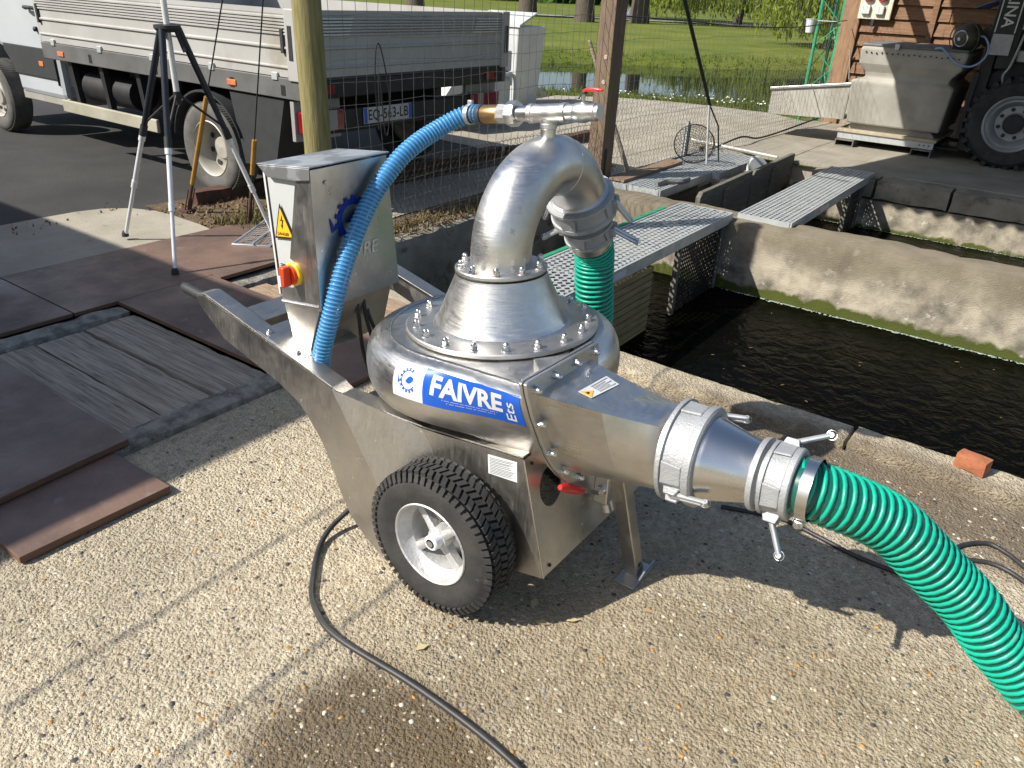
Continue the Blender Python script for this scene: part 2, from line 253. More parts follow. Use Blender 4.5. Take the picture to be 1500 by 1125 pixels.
# ---------------------------------------------------------------- mesh helpers
class MB:
    def __init__(s): s.v = []; s.f = []; s.m = []
    def add(s, vs, fs, m=0):
        o = len(s.v); s.v += [tuple(p) for p in vs]; s.f += [tuple(i+o for i in f) for f in fs]; s.m += [m]*len(fs); return s
    def box(s, lo, hi, m=0, T=None):
        x0, y0, z0 = lo; x1, y1, z1 = hi
        vs = [Vector(p) for p in ((x0,y0,z0),(x1,y0,z0),(x1,y1,z0),(x0,y1,z0),(x0,y0,z1),(x1,y0,z1),(x1,y1,z1),(x0,y1,z1))]
        if T: vs = [T @ p for p in vs]
        return s.add(vs, ((3,2,1,0),(4,5,6,7),(0,1,5,4),(1,2,6,5),(2,3,7,6),(3,0,4,7)), m)
    def prism(s, poly, vec, m=0):
        n = len(poly); a = [Vector(p) for p in poly]; b = [p+Vector(vec) for p in a]
        nrm = Vector((0,0,0))
        for i in range(n): nrm += a[i].cross(a[(i+1) % n])
        flip = nrm.dot(Vector(vec)) > 0
        fs = [tuple(range(n)), tuple(range(2*n-1, n-1, -1))] + [((i+1) % n, i, n+i, n+(i+1) % n) for i in range(n)]
        if flip: fs = [tuple(reversed(f)) for f in fs]
        return s.add(a+b, fs, m)
    def tube(s, path, r, n=8, m=0, closed=False, caps=True):
        P = [Vector(p) for p in path]; k = len(P); rs = r if isinstance(r, (list, tuple)) else [r]*k
        rings = []; ref = None
        for i in range(k):
            t = (P[(i+1) % k]-P[i-1]) if closed else (P[min(i+1, k-1)]-P[max(i-1, 0)])
            t.normalize()
            if ref is None: ref = t.orthogonal().normalized()
            else:
                ref = ref-t*ref.dot(t)
                ref = ref.normalized() if ref.length > 1e-6 else t.orthogonal().normalized()
            bi = t.cross(ref); rings.append([P[i]+(ref*math.cos(2*math.pi*j/n)+bi*math.sin(2*math.pi*j/n))*rs[i] for j in range(n)])
        vs = [p for g in rings for p in g]; fs = []
        for i in range(k if closed else k-1):
            q = (i+1) % k
            for j in range(n): fs.append((i*n+j, i*n+(j+1) % n, q*n+(j+1) % n, q*n+j))
        if caps and not closed: fs += [tuple(range(n-1, -1, -1)), tuple(range((k-1)*n, k*n))]
        return s.add(vs, fs, m)
    def cyl(s, a, b, r, n=16, m=0, r2=None): return s.tube([a, b], [r, r if r2 is None else r2], n, m)
    def lathe(s, prof, a, ax, n=32, m=0, closed=False, phase=0.):
        a = Vector(a); ax = Vector(ax).normalized(); e = ax.orthogonal().normalized(); f = ax.cross(e); k = len(prof)
        vs = [a+ax*z+(e*math.cos(2*math.pi*j/n+phase)+f*math.sin(2*math.pi*j/n+phase))*r for r, z in prof for j in range(n)]
        fs = []
        for i in range(k if closed else k-1):
            q = (i+1) % k
            for j in range(n): fs.append((i*n+j, i*n+(j+1) % n, q*n+(j+1) % n, q*n+j))
        return s.add(vs, fs, m)
    def loft(s, secs, m=0, caps=True):
        n = len(secs[0]); vs = [p for g in secs for p in g]; fs = []
        for i in range(len(secs)-1):
            for j in range(n): fs.append((i*n+j, i*n+(j+1) % n, (i+1)*n+(j+1) % n, (i+1)*n+j))
        if caps: fs += [tuple(range(n-1, -1, -1)), tuple(range((len(secs)-1)*n, len(secs)*n))]
        return s.add(vs, fs, m)
    def strands(s, segs, r, m=0):
        for a, b in segs:
            a = Vector(a); b = Vector(b); t = (b-a)
            if t.length < 1e-5: continue
            t.normalize(); e = t.orthogonal().normalized(); f = t.cross(e)
            ring = [e*math.cos(q)*r+f*math.sin(q)*r for q in (0, 2.0944, 4.18879)]
            s.add([a+q for q in ring]+[b+q for q in ring], ((0,1,4,3),(1,2,5,4),(2,0,3,5)), m)
        return s
    def xf(s, fn): s.v = [tuple(fn(Vector(p))) for p in s.v]; return s
    def build(s, name, mats, parent=None, bevel=0., smooth=35, loc=None, recalc=False, rot=None):
        me = bpy.data.meshes.new(name); me.from_pydata(s.v, [], s.f); me.validate()
        mats = mats if isinstance(mats, (list, tuple)) else [mats]
        for q in mats: me.materials.append(q)
        if len(mats) > 1 and len(s.m) == len(me.polygons): me.polygons.foreach_set('material_index', s.m)
        if recalc:
            bm = bmesh.new(); bm.from_mesh(me); bmesh.ops.recalc_face_normals(bm, faces=bm.faces); bm.to_mesh(me); bm.free()
        if smooth: 
            me.polygons.foreach_set('use_smooth', [True]*len(me.polygons)); me.set_sharp_from_angle(angle=R(smooth))
        o = bpy.data.objects.new(name, me); C.objects.link(o)
        if parent: o.parent = parent
        if loc: o.location = loc
        if rot: o.rotation_euler = rot
        if bevel:
            b = o.modifiers.new('bevel', 'BEVEL'); b.width = bevel; b.segments = 2; b.limit_method = 'ANGLE'; b.angle_limit = R(40)
        return o
def tag(o, label=None, cat=None, group=None, kind=None):
    if label: o['label'] = label
    if cat: o['category'] = cat
    if group: o['group'] = group
    if kind: o['kind'] = kind
    return o
def thing(name, label, cat, loc=(0,0,0), rz=0., group=None):
    o = bpy.data.objects.new(name, None); C.objects.link(o); o.location = loc; o.rotation_euler = (0, 0, rz); o.empty_display_size = .1
    return tag(o, label, cat, group)
def struct(o): o['kind'] = 'structure'; return o
def copytree(o, parent=None):
    c = o.copy(); C.objects.link(c); c.parent = parent
    for ch in [x for x in o.children]: copytree(ch, c)
    return c
def text_mesh(body, size, align='CENTER', bold=0., shear=0., space=1.):
    cu = bpy.data.curves.new('lettering', 'FONT'); cu.body = body; cu.size = size; cu.align_x = align; cu.align_y = 'CENTER'
    cu.offset = bold; cu.shear = shear; cu.space_character = space; cu.resolution_u = 3
    o = bpy.data.objects.new('lettering', cu); C.objects.link(o); bpy.context.view_layer.update()
    me = bpy.data.meshes.new_from_object(o.evaluated_get(bpy.context.evaluated_depsgraph_get()))
    vs = [tuple(v.co) for v in me.vertices]; fs = [tuple(p.vertices) for p in me.polygons]
    bpy.data.objects.remove(o); bpy.data.curves.remove(cu); bpy.data.meshes.remove(me); return vs, fs
def bez(pts, n=12):
    """Catmull-Rom through the points"""
    P = [Vector(p) for p in pts]; P = [P[0]*2-P[1]]+P+[P[-1]*2-P[-2]]; out = []
    for i in range(1, len(P)-2):
        for k in range(n):
            t = k/n; a, b, c, d = P[i-1:i+3]
            out.append(.5*((2*b)+(c-a)*t+(2*a-5*b+4*c-d)*t*t+(3*b-a-3*c+d)*t**3))
    return out+[P[-2]]
def resample(path, step):
    P = [Vector(p) for p in path]; out = [P[0]]; acc = 0.
    for i in range(len(P)-1):
        d = (P[i+1]-P[i]).length
        while acc+d >= step:
            t = (step-acc)/d; q = P[i]+(P[i+1]-P[i])*t; out.append(q); P[i] = q; d = (P[i+1]-q).length; acc = 0.
        acc += d
    return out
# ================================================================ SETTING
from mathutils import noise as MN
def cs(X, Y, z=0.): return Vector((X*.8241-Y*.5664, X*.5664+Y*.8241, z))     # metres right / ahead of the photographer -> site
def rough_box(lo, hi, step=.08, amp=.008, amp2=.0, mb=None, seed=0.):
    """box cut into a grid and worn unevenly, like old cast concrete"""
    mb = mb or MB(); lo = Vector(lo); hi = Vector(hi); d = hi-lo
    n = [max(1, min(170, int(round(d[i]/step)))) for i in range(3)]
    def wear(p):
        q = p*9+Vector((seed, seed, seed)); v = MN.noise_vector(q)*amp+MN.noise_vector(p*2.1+Vector((seed,0,0)))*amp2
        on = [abs(p[i]-lo[i]) < 1e-6 or abs(p[i]-hi[i]) < 1e-6 for i in range(3)]
        if sum(on) >= 2:
            c = (lo+hi)/2; w = Vector([(c[i]-p[i]) if on[i] else 0 for i in range(3)])
            for i in range(3):
                if on[i] and w[i]: w[i] = math.copysign(1, w[i])
            v += w*(amp*1.2+max(0, MN.noise(p*14+Vector((seed,3,1))))*amp*3)
        return p+v
    for ax in range(3):
        b, c = (ax+1) % 3, (ax+2) % 3
        for side in (0, 1):
            vs = []; fs = []
            for i in range(n[b]+1):
                for j in range(n[c]+1):
                    p = Vector((0,0,0)); p[ax] = hi[ax] if side else lo[ax]; p[b] = lo[b]+d[b]*i/n[b]; p[c] = lo[c]+d[c]*j/n[c]; vs.append(wear(p))
            w = n[c]+1
            for i in range(n[b]):
                for j in range(n[c]):
                    f = (i*w+j, (i+1)*w+j, (i+1)*w+j+1, i*w+j+1); fs.append(f if side else f[::-1])
            mb.add(vs, fs)
    return mb
def sheet(name, poly, z, m, thick=0.):
    mb = MB()
    if thick: mb.prism([(x, y, z-thick) for x, y in poly], (0,0,thick))
    else: mb.add([(x, y, z) for x, y in poly], [tuple(range(len(poly)))])
    o = mb.build(name, m, recalc=bool(thick), smooth=0); return o
def wobble(poly, step=.15, amp=.03):
    out = []
    for i in range(len(poly)):
        a = Vector((*poly[i], 0)); b = Vector((*poly[(i+1) % len(poly)], 0)); k = max(1, int((b-a).length/step))
        for j in range(k):
            p = a.lerp(b, j/k); q = p+MN.noise_vector(p*2.3)*amp; out.append((q.x, q.y))
    return out
# --- lawn with the pond sunk into it
def pond_edges(X): return 15.9+.15*math.sin(X*.9)-.004*X*X, 21.9+.30*X+.3*math.sin(X*.6+1)
def to_cam(x, y): return x*.8241+y*.5664, -x*.5664+y*.8241
def lawn_z(x, y):
    X, Y = to_cam(x, y); a, b = pond_edges(max(-18, min(26, X)))
    e = min(Y-a, b-Y, X+18, 26-X)
    t = max(0., min(1., (e+.5)/1.0)); t = t*t*(3-2*t)
    z = -.03-.12*max(0, min(1, (Y-13.4)/2.2))*(Y < b)-.45*t+.02*MN.noise(Vector((x*.6, y*.6, 0)))
    if Y > b: z += .16*min(1, (Y-b)/1.2)+max(0, Y-b-4)*.004
    return z
xs = np.unique(np.concatenate([np.linspace(-140, -30, 12), np.arange(-30, -4, .4), [-3.8], np.arange(-3.4, 9.01, .4), [9], np.arange(9, 30, 1.), np.linspace(30, 140, 12)]).round(3))
ys = np.unique(np.concatenate([np.linspace(-140, -8, 12), [-8, 8.8], np.arange(-7, 8.5, .5), np.arange(8.8, 45, .4), np.arange(45, 80, 2), np.linspace(80, 180, 12)]).round(3))
vs = [(x, y, lawn_z(x, y)) for x in xs for y in ys]; w = len(ys); fs = []
for i in range(len(xs)-1):
    for j in range(w-1):
        cx, cy = (xs[i]+xs[i+1])/2, (ys[j]+ys[j+1])/2
        if -3.8 < cx < 9 and -8 < cy < 8.8: continue
        fs.append((i*w+j, (i+1)*w+j, (i+1)*w+j+1, i*w+j+1))
struct(MB().add(vs, fs).build('lawn', LAWN, smooth=80))
p = [cs(X, Y) for X, Y in ((-19, 15), (27, 12), (27, 33), (-19, 33))]
struct(sheet('pond_water', [(q.x, q.y) for q in p], -.20, POND))
# --- yard surfaces
struct(sheet('asphalt_yard', wobble([(-26, -9), (-3.76, -9), (-3.76, 6.9), (-6.6, 7.2), (-6.9, 10.9), (-8.4, 12.5), (-26, 17)], .4, .05), -.012, ASPH))
struct(sheet('gravel_yard', wobble([(-3.3, 6.6), (-3.3, 12.15), (-4.05, 12.7), (-5.5, 12.6), (-6.6, 12.2), (-7.3, 11.5), (-7.2, 7.0)], .3, .06), -.006, CONCL))
rc = [(-5.62+.0*k, -6) for k in (0,)] + [(-5.62, 2.5)] + [(-5.15+.47*math.cos(R(180-t)), 2.6+.42*math.sin(R(t))) for t in (0, 25, 50, 75, 90)] + [(-4.75, 3.02), (-4.50, 2.98), (-4.50, -6)]
struct(sheet('concrete_slab', wobble(rc, .12, .012), .004, CONCL, .05))
struct(sheet('soil_strip', wobble([(-5.45, 3.02), (-3.74, 3.02), (-3.74, 7.1), (-4.5, 7.4), (-5.3, 6.5)], .12, .05), -.002, SOIL))
struct(sheet('yard_paving_strip', wobble([(-4.75, 4.2), (-3.95, 4.0), (-3.9, 7.2), (-4.4, 7.2)], .2, .05), .006, CONCL))
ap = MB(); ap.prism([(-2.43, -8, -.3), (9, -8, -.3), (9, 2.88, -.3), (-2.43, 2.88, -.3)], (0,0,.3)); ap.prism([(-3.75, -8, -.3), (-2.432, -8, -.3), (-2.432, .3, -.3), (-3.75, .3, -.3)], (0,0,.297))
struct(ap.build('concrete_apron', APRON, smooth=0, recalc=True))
# loose-looking pebbles proud of the apron
ico = [Vector(v) for v in ((0,0,1),(.894,0,.447),(.276,.851,.447),(-.724,.526,.447),(-.724,-.526,.447),(.276,-.851,.447),(.724,.526,-.3),(-.276,.851,-.3),(-.894,0,-.3),(-.276,-.851,-.3),(.724,-.526,-.3))]
icf = [(0,1,2),(0,2,3),(0,3,4),(0,4,5),(0,5,1),(1,6,2),(2,7,3),(3,8,4),(4,9,5),(5,10,1),(6,7,2),(7,8,3),(8,9,4),(9,10,5),(10,6,1)]
pal = [mat('pebble_%s' % nme, c, tuple(q*.8 for q in c), rough=.6, ns=40) for nme, c in
       (('dark', (.06, .06, .062)), ('sand', (.42, .35, .25)), ('ochre', (.38, .21, .07)), ('grey', (.24, .22, .20)), ('pale', (.52, .47, .38)), ('brown', (.20, .13, .08)))]
pv, pf, pm = [], [], []
for k in range(14000):
    rr = rng.random()
    x = rng.uniform(-2.35, .9); y = rng.uniform(-.05, 2.8)
    if (x < -2.05 and y < 1.15): continue
    s = .0028+.0075*rng.random()**3.2; a = rng.random()*6.28; ca, sa = math.cos(a), math.sin(a); ex = rng.uniform(.6, 1); hz = rng.uniform(.35, .7)
    o = len(pv)
    for q in ico: pv.append((x+s*(q.x*ca-q.y*ex*sa), y+s*(q.x*sa+q.y*ex*ca), s*(hz*q.z*.9-.18)))
    pf += [tuple(i+o for i in f) for f in icf]; pm += [int(rng.choice(6, p=(.20, .26, .12, .16, .18, .08)))]*len(icf)
pb = MB(); pb.v, pb.f, pb.m = pv, pf, pm
tag(pb.build('aggregate_pebbles', pal, smooth=60), 'small multicoloured pebbles bedded in the concrete apron', 'pebbles', kind='stuff')
# --- channels
def wall(name, mb, m, label, cat='wall'): return tag(mb.build(name, m, smooth=60), label, cat)
kb = MB(); x = -2.4
kerb = thing('channel_kerb', 'worn pale concrete kerb along the edge of the dark water', 'kerb', (0,0,0))
for x0, x1 in ((-2.42, -.392), (-.390, 2.2), (2.202, 5), (5.002, 9)):
    rough_box((x0, 2.885, -.6), (x1, 3.06, .035), .022, .004, .008, seed=x0).build('kerb_length', APRON, kerb, smooth=60)
rough_box((-2.42, 2.94, -1.3), (9, 3.05, -.55), .3, .0).build('channel_side', ALGAE, kerb)
wm = thing('dividing_wall', 'weathered concrete wall with algae belt between the two water channels', 'wall')
rough_box((-3.5, 5.88, -1.3), (9, 6.27, .0), .09, .008, .012).build('wall_body', ALGAE, wm, smooth=60)
wf = thing('far_channel_wall', 'concrete block wall of the far channel under the yard edge', 'wall')
rough_box((-2.45, 8.57, -1.3), (9, 8.9, -.205), .12, .008, .01).build('wall_body', ALGAE, wf, smooth=60)
bx = -2.2
while bx < 8.5:
    L = .62+.12*random.random()
    rough_box((bx, 8.545+.01*random.random(), -.20), (bx+L-.012, 8.9, -.004), .1, .006, .003, seed=bx).build('coping_block', CONC, wf, smooth=60); bx += L
struct(sheet('concrete_yard', wobble([(-3.3, 8.86), (9, 8.86), (9, 14), (-3.3, 12.3)], .5, .015), .003, CONCL, .2))
pw = thing('pit_wall', 'rough mossy concrete wall of the supply pit behind the control box', 'wall')
rough_box((-3.76, 2.98, -1.3), (-3.55, 6.5, -.005), .08, .012, .015).build('wall_body', CONC, pw, smooth=60)
rough_box((-3.62, 2.96, -1.3), (-2.43, 3.06, -.02), .1, .01, .01).build('cross_beam', CONC, pw, smooth=60)
rough_box((-3.62, 6.29, -1.3), (-3.5, 8.8, -.01), .15, .01, .01).build('side_wall', CONC, pw, smooth=60)
tag(rough_box((-2.78, 7.42, -1.3), (-2.53, 7.62, -.03), .07, .01, .01).build('concrete_pier', CONCL, smooth=60), 'short concrete pier between the two wooden weir boards', 'pier')
struct(sheet('channel_water', [(-3.7, 3.0), (9, 3.0), (9, 6.0), (-3.7, 6.0)], -.55, WATER))
struct(sheet('far_channel_water', [(-3.6, 6.2), (9, 6.2), (9, 8.7), (-3.6, 8.7)], -.50, WATER))
struct(sheet('channel_bed', [(-3.75, .0), (9, 0), (9, 8.9), (-3.75, 8.9)], -1.25, SOIL))
V = []; F_ = []
for k in range(1500):
    far = k % 3 == 0; x = rng.uniform(-2.0, 3.2); y = (8.555 if far else 5.868)-abs(rng.normal())*.012; z = (-.50 if far else -.55)+.004; s_ = .003+.005*random.random(); o_ = len(V); V += [(x+s_*1.6*math.cos(t), y+s_*math.sin(t), z+.001*math.sin(3*t)) for t in (0, 1.26, 2.5, 3.77, 5.0)]; F_.append(tuple(range(o_, o_+5)))
b = MB(); b.v = V; b.f = F_; b.m = [0]*len(F_); tag(b.build('waterline_foam', mat('foam', (.45, .52, .46), (.3, .38, .32), rough=.5, ns=9), smooth=0), 'thin broken line of foam along the algae on the channel walls', 'foam', kind='stuff')
V = []; F_ = []
for k in range(46):
    x, y = rng.uniform(-1.9, 1.5), 3.1+2.7*rng.random()**2; a = random.random()*6.28; L = .008+.012*random.random(); c_, s_ = math.cos(a), math.sin(a); o_ = len(V); V += [(x+c_*L, y+s_*L, -.546), (x-s_*L*.4, y+c_*L*.4, -.544), (x-c_*L, y-s_*L, -.546), (x+s_*L*.4, y-c_*L*.4, -.544)]; F_.append((o_, o_+1, o_+2, o_+3))
b = MB(); b.v = V; b.f = F_; b.m = [0]*len(F_); tag(b.build('floating_leaves', mat('wet_leaf', (.16, .11, .04), (.10, .08, .03), rough=.5, ns=9), smooth=0), 'tiny dead leaves floating on the dark channel water', 'leaves', kind='stuff')
tw = MB()
for k in range(170):
    x, y = rng.uniform(-2.2, .9), rng.uniform(.2, 2.85)
    if k % 2: y = 2.80-abs(rng.normal())*.12
    a = random.random()*6.28; L = .008+.022*random.random(); tw.strands([((x, y, .004), (x+L*math.cos(a), y+L*math.sin(a), .005))], .0009+.0006*random.random())
tag(tw.build('twig_litter', mat('twig', (.10, .065, .035), (.16, .11, .06), rough=.9, ns=9), smooth=0), 'thin brown twigs and straw scattered on the apron', 'litter', kind='stuff')
# --- plank-covered openings of the buried channel
def lip(lo, hi, label, sd): return tag(rough_box(lo, hi, .04, .006, .005, seed=sd).build('channel_lip', GREYC, smooth=60), label, 'concrete lip')
lip((-2.565, .4, -.4), (-2.43, 1.86, .03), 'grey concrete lip beside the open plank bay, next to the sunlit apron', 1)
lip((-3.755, .4, -.4), (-3.63, 1.86, .02), 'narrow gritty concrete lip beside the open plank bay, next to the brown panels', 2)
lip((-3.76, 2.40, -.4), (-3.60, 2.97, -.015), 'short broken concrete lip under the edge of the pinkish brown panel', 3)
def plank(x0, x1, y0, y1, z, t, label, grp, m=WOODG, sag=.004):
    mb = rough_box((x0, y0, z-t), (x1, y1, z), .06, .002, .004, seed=y0*7); 
    return tag(mb.build('wooden_plank', m, smooth=60), label, 'plank', grp)
plank(-3.625, -2.57, 1.605, 1.862, -.002, .05, 'grey weathered plank with swirling grain beside the brown panel', 'planks of the open bay')
plank(-3.615, -2.575, 1.374, 1.597, -.006, .05, 'grey weathered middle plank of the open bay', 'planks of the open bay')
plank(-3.62, -2.572, 1.14, 1.368, -.003, .05, 'grey cracked plank partly under the stacked brown panels', 'planks of the open bay')
plank(-3.62, -2.572, .90, 1.13, -.014, .05, 'grey plank hidden under the stacked brown panels', 'planks of the open bay')
for k, (a, b, lb) in enumerate(((2.46, 2.62, 'worn reddish plank beside the brown panel under the control box'), (2.63, 2.79, 'worn plank in the middle of the bay behind the control box'), (2.80, 2.95, 'worn plank at the brink of the supply pit'))):
    plank(-3.55+.04*k, -2.45, a, b, -.02-.006*k, .06, lb, 'planks behind the control box', m=mat('red_plank', (.36, .26, .18), (.22, .145, .10), rough=.85, ns=7, stretch=(1.2, 9, 9), bump=.5, bs=16, c3=(.13, .09, .065), s3=9, t3=.6, w3=.1))
# --- brown sheet panels
def panel(poly, z, t, label, grp='brown sheet panels'):
    mb = MB(); mb.prism([(x, y, z) for x, y in poly], (0,0,t)); mb.m = [1]*len(mb.f)
    mb.m[0] = 0; mb.m[1] = 0
    o = mb.build('sheet_panel', [SHEET, SHEETE], smooth=0, recalc=True, bevel=.0015); return tag(o, label, 'panel', grp)
panel([(-4.555, -2), (-3.775, -2), (-3.775, 1.637), (-4.555, 1.637)], .007, .02, 'dark brown sheet panel beside the open plank bay, in the shade')
panel([(-4.55, 1.645), (-3.772, 1.645), (-3.772, 2.43), (-3.70, 2.43), (-3.70, 3.02), (-4.05, 3.62), (-4.545, 3.1)], .007, .02, 'brown sheet panel under the tripod, half in shade and half pinkish in sun')
panel([(-3.768, 1.865), (-2.20, 1.865), (-2.20, 2.42), (-3.768, 2.42)], .007, .02, 'dark brown sheet panel passing under the trolley handle')
panel([(-3.42, .05), (-2.37, .05), (-2.44, 1.147), (-3.46, 1.16)], .034, .022, 'dark brown sheet panel on top of the stack, with pale scuffs')
panel([(-3.3, .6), (-2.115, .62), (-2.107, 1.092), (-3.3, 1.07)], .006, .024, 'reddish brown sheet panel at the bottom of the stack, lying on the apron')
# --- timber rails beside the truck
for y0, y1, xx, lb in ((3.3, 4.25, -5.27, 'rusty brown beam lying beside the truck rear wheel'), (5.0, 6.6, -4.86, 'dark timber sleeper lying behind the wire netting'), (6.65, 8.4, -4.75, 'dark timber sleeper lying beyond the ball valve')):
    tag(rough_box((xx-.07, y0, -.01), (xx+.07, y1, .10), .12, .006, .01, seed=y0).build('timber_beam', RUST, smooth=60), lb, 'beam', 'beams on the yard')
# --- gratings
def zig(mb, x0, x1, y0, y1, z, n, pitch=.052, m=0):
    wd_ = (x1-x0)/n; k = int((y1-y0)/pitch*2)
    for i in range(n):
        c = x0+wd_*(i+.5); L = []; Rr = []
        for j in range(k+1):
            y = y0+(y1-y0)*j/k; o = wd_*.24*(1 if (j+i) % 2 else -1)
            L.append((c+o-wd_*.27, y, z+.002*(j % 2))); Rr.append((c+o+wd_*.27, y, z+.002*(j % 2)))
        vs = L+Rr+[(a, b, q-.006) for a, b, q in L]+[(a, b, q-.006) for a, b, q in Rr]; w_ = k+1
        fs = []
        for j in range(k): fs += [(j, w_+j, w_+j+1, j+1), (2*w_+j, j, j+1, 2*w_+j+1), (w_+j, 3*w_+j, 3*w_+j+1, w_+j+1)]
        mb.add(vs, fs, m)
def grating(x0, x1, y0, y1, z, label, n=13, green=False, sticker=False):
    t = thing('walkway_grating', label, 'grating', ((x0+x1)/2, (y0+y1)/2, z), group='perforated steel walkway planks')
    hx, hy = (x1-x0)/2, (y1-y0)/2
    mb = MB(); zig(mb, -hx+.012, hx-.012, -hy+.01, hy-.01, 0, n); mb.build('deck', GALV, t, smooth=0)
    for sx in (-1, 1):
        f = MB(); f.box((sx*hx-.008, -hy, -.075), (sx*hx+.008, hy, .003)); f.box((sx*hx-.035*(sx > 0)+.008*(sx < 0), -hy, -.077), (sx*hx+.035*(sx < 0)-.008*(sx > 0), hy, -.069))
        f.build('side_rail', GALV, t, smooth=0)
    for sy in (-1, 1):
        f = MB(); f.box((-hx+.009, sy*hy-.006, -.06), (hx-.009, sy*hy+.006, .002)); f.build('end_plate', GALV, t, smooth=0)
    for j in range(1, int((y1-y0)/.45)):
        f = MB(); f.box((-hx+.009, -hy+.45*j-.004, -.05), (hx-.009, -hy+.45*j+.004, -.008)); f.build('cross_bar', GALV, t, smooth=0)
    if green:
        f = MB(); f.box((-hx-.05, -hy+.1, -.03), (-hx-.012, hy-.25, .008)); f.build('green_edge_strip', GREENP, t, bevel=.003)
    if sticker:
        f = MB(); f.box((hx+.0085, -.62, -.058), (hx+.0105, -.30, -.018)); f.build('maker_label', SIGNW, t, smooth=0)
        f = MB(); f.box((hx+.011, -.61, -.054), (hx+.0122, -.56, -.022)); f.build('label_emblem', RED, t, smooth=0)
    return t
grating(-2.50, -2.06, 3.0, 5.96, .045, 'galvanised perforated walkway with green edge strip crossing the near channel', 10, True, True)
grating(-2.04, -1.62, 6.05, 8.72, .03, 'galvanised perforated walkway crossing the far channel, partly shaded', 10, False, True)
grating(-3.49, -3.19, 6.32, 7.46, .02, 'galvanised grating at the foot of the square post', 7)
grating(-3.17, -2.87, 6.32, 7.46, .02, 'galvanised grating under the loose board end', 7)
grating(-3.49, -3.15, 7.48, 8.62, .02, 'galvanised grating behind the landing net', 8)
grating(-3.13, -2.79, 7.48, 8.62, .02, 'galvanised grating under the landing net hoop', 8)
# --- weir boards and screens
for y0, y1, lb in ((6.30, 7.54, 'weathered wooden weir board next to the dividing wall'), (7.58, 8.84, 'weathered wooden weir board next to the concrete yard')):
    t = thing('weir_board', lb, 'weir board', (-2.5, (y0+y1)/2, 0), group='weir boards'); h = (y1-y0)/2
    MB().prism([(-.022, -h, -.30), (-.022, -h, .03), (-.022, -h+.05, .07), (-.022, h, .085), (-.022, h, -.30)], (.044, 0, 0)).build('top_board', WOODW, t, bevel=.004, recalc=True)
    for k in range(6): MB().box((-.018, -h+.01, -.36-.055*k), (.018, h-.01, -.318-.055*k)).build('slat', WOODW, t, bevel=.003)
    MB().box((.023, -h*.1-.04, -.62), (.05, -h*.1+.04, .03)).build('batten', WOODW, t, bevel=.003)
t = thing('slatted_screen', 'yellowish slatted timber screen under the near walkway', 'screen', (-2.10, 3.95, 0))
SLW = mat('screen_slat', (.34, .27, .13), (.22, .17, .08), rough=.8, ns=9, stretch=(1, .5, 3), bump=.3)
for k in range(11): MB().box((-.012, -.88, -.62+.05*k), (.012, .72, -.582+.05*k)).build('slat', SLW, t, bevel=.002)
for yy in (-.84, -.05, .68): MB().box((-.034, yy-.025, -.66), (-.013, yy+.025, -.03)).build('post', WOODW, t, bevel=.002)
def perforated(name, label, x, y0, y1, z0, z1, m):
    t = thing(name, label, 'screen', (x, (y0+y1)/2, z0)); h = (y1-y0)/2; mb = MB(); Z = z1-z0; p = .033
    seg = []
    ny, nz = int(2*h/p), int(Z/p)
    for i in range(ny+1): mb.box((-.002, -h+p*i-.0085, 0), (.002, -h+p*i+.0085, Z))
    for j in range(nz+1): mb.box((-.0035, -h, p*j-.0085), (-.0021, h, p*j+.0085))
    mb.build('perforated_sheet', m, t, smooth=0)
    for s_ in (-1, 1): MB().box((-.02, s_*h-.02, -.05), (.02, s_*h+.02, Z)).build('guide_rail', WOODW, t, bevel=.003)
    return t
perforated('fish_screen', 'dark perforated metal fish screen below the end of the near walkway', -2.09, 5.06, 5.85, -.66, -.04, DARK)
perforated('fish_screen', 'perforated metal fish screen below the far end of the shaded walkway', -1.66, 8.0, 8.5, -.6, -.06, DARK)
perforated('fish_screen', 'perforated metal fish screen under the gratings behind the weir boards', -2.82, 6.4, 7.4, -.6, -.06, DARK)
perforated('fish_screen', 'perforated metal fish screen beside the white dish under the gratings', -2.76, 7.7, 8.55, -.6, -.06, DARK)
# --- shed out of frame on the left, whose roof throws the large rectangular shadow over the panels
t = thing('shed', 'long timber shed beside the yard', 'shed', (-7.76, -4.49, 0))
MB().box((-4.9, -4.2, 0), (3.60, 3.9, 2.85)).build('wall', SHED, t)
MB().box((-5.1, -4.5, 2.86), (3.75, 4.05, 3.0)).build('roof', DARK, t)
# ================================================================ FISH PUMP (local frame: x towards the outlet, y away from the photographer)
PX, PY = -1.089, 1.235
pump = thing('fish_pump', 'stainless steel fish pump on a two-wheeled trolley with blue and white sticker', 'fish pump', (PX, PY, 0))
BT = R(4.0); cb, sb = math.cos(BT), math.sin(BT); XC = -.03
def T(p): p = Vector(p); return Vector((XC+(p.x-XC)*cb-p.z*sb, p.y, (p.x-XC)*sb+p.z*cb))     # the pump leans back a little on its trolley
def Td(d): d = Vector(d); return Vector((d.x*cb-d.z*sb, d.y, d.x*sb+d.z*cb))
YP0, YP1 = .06, .76
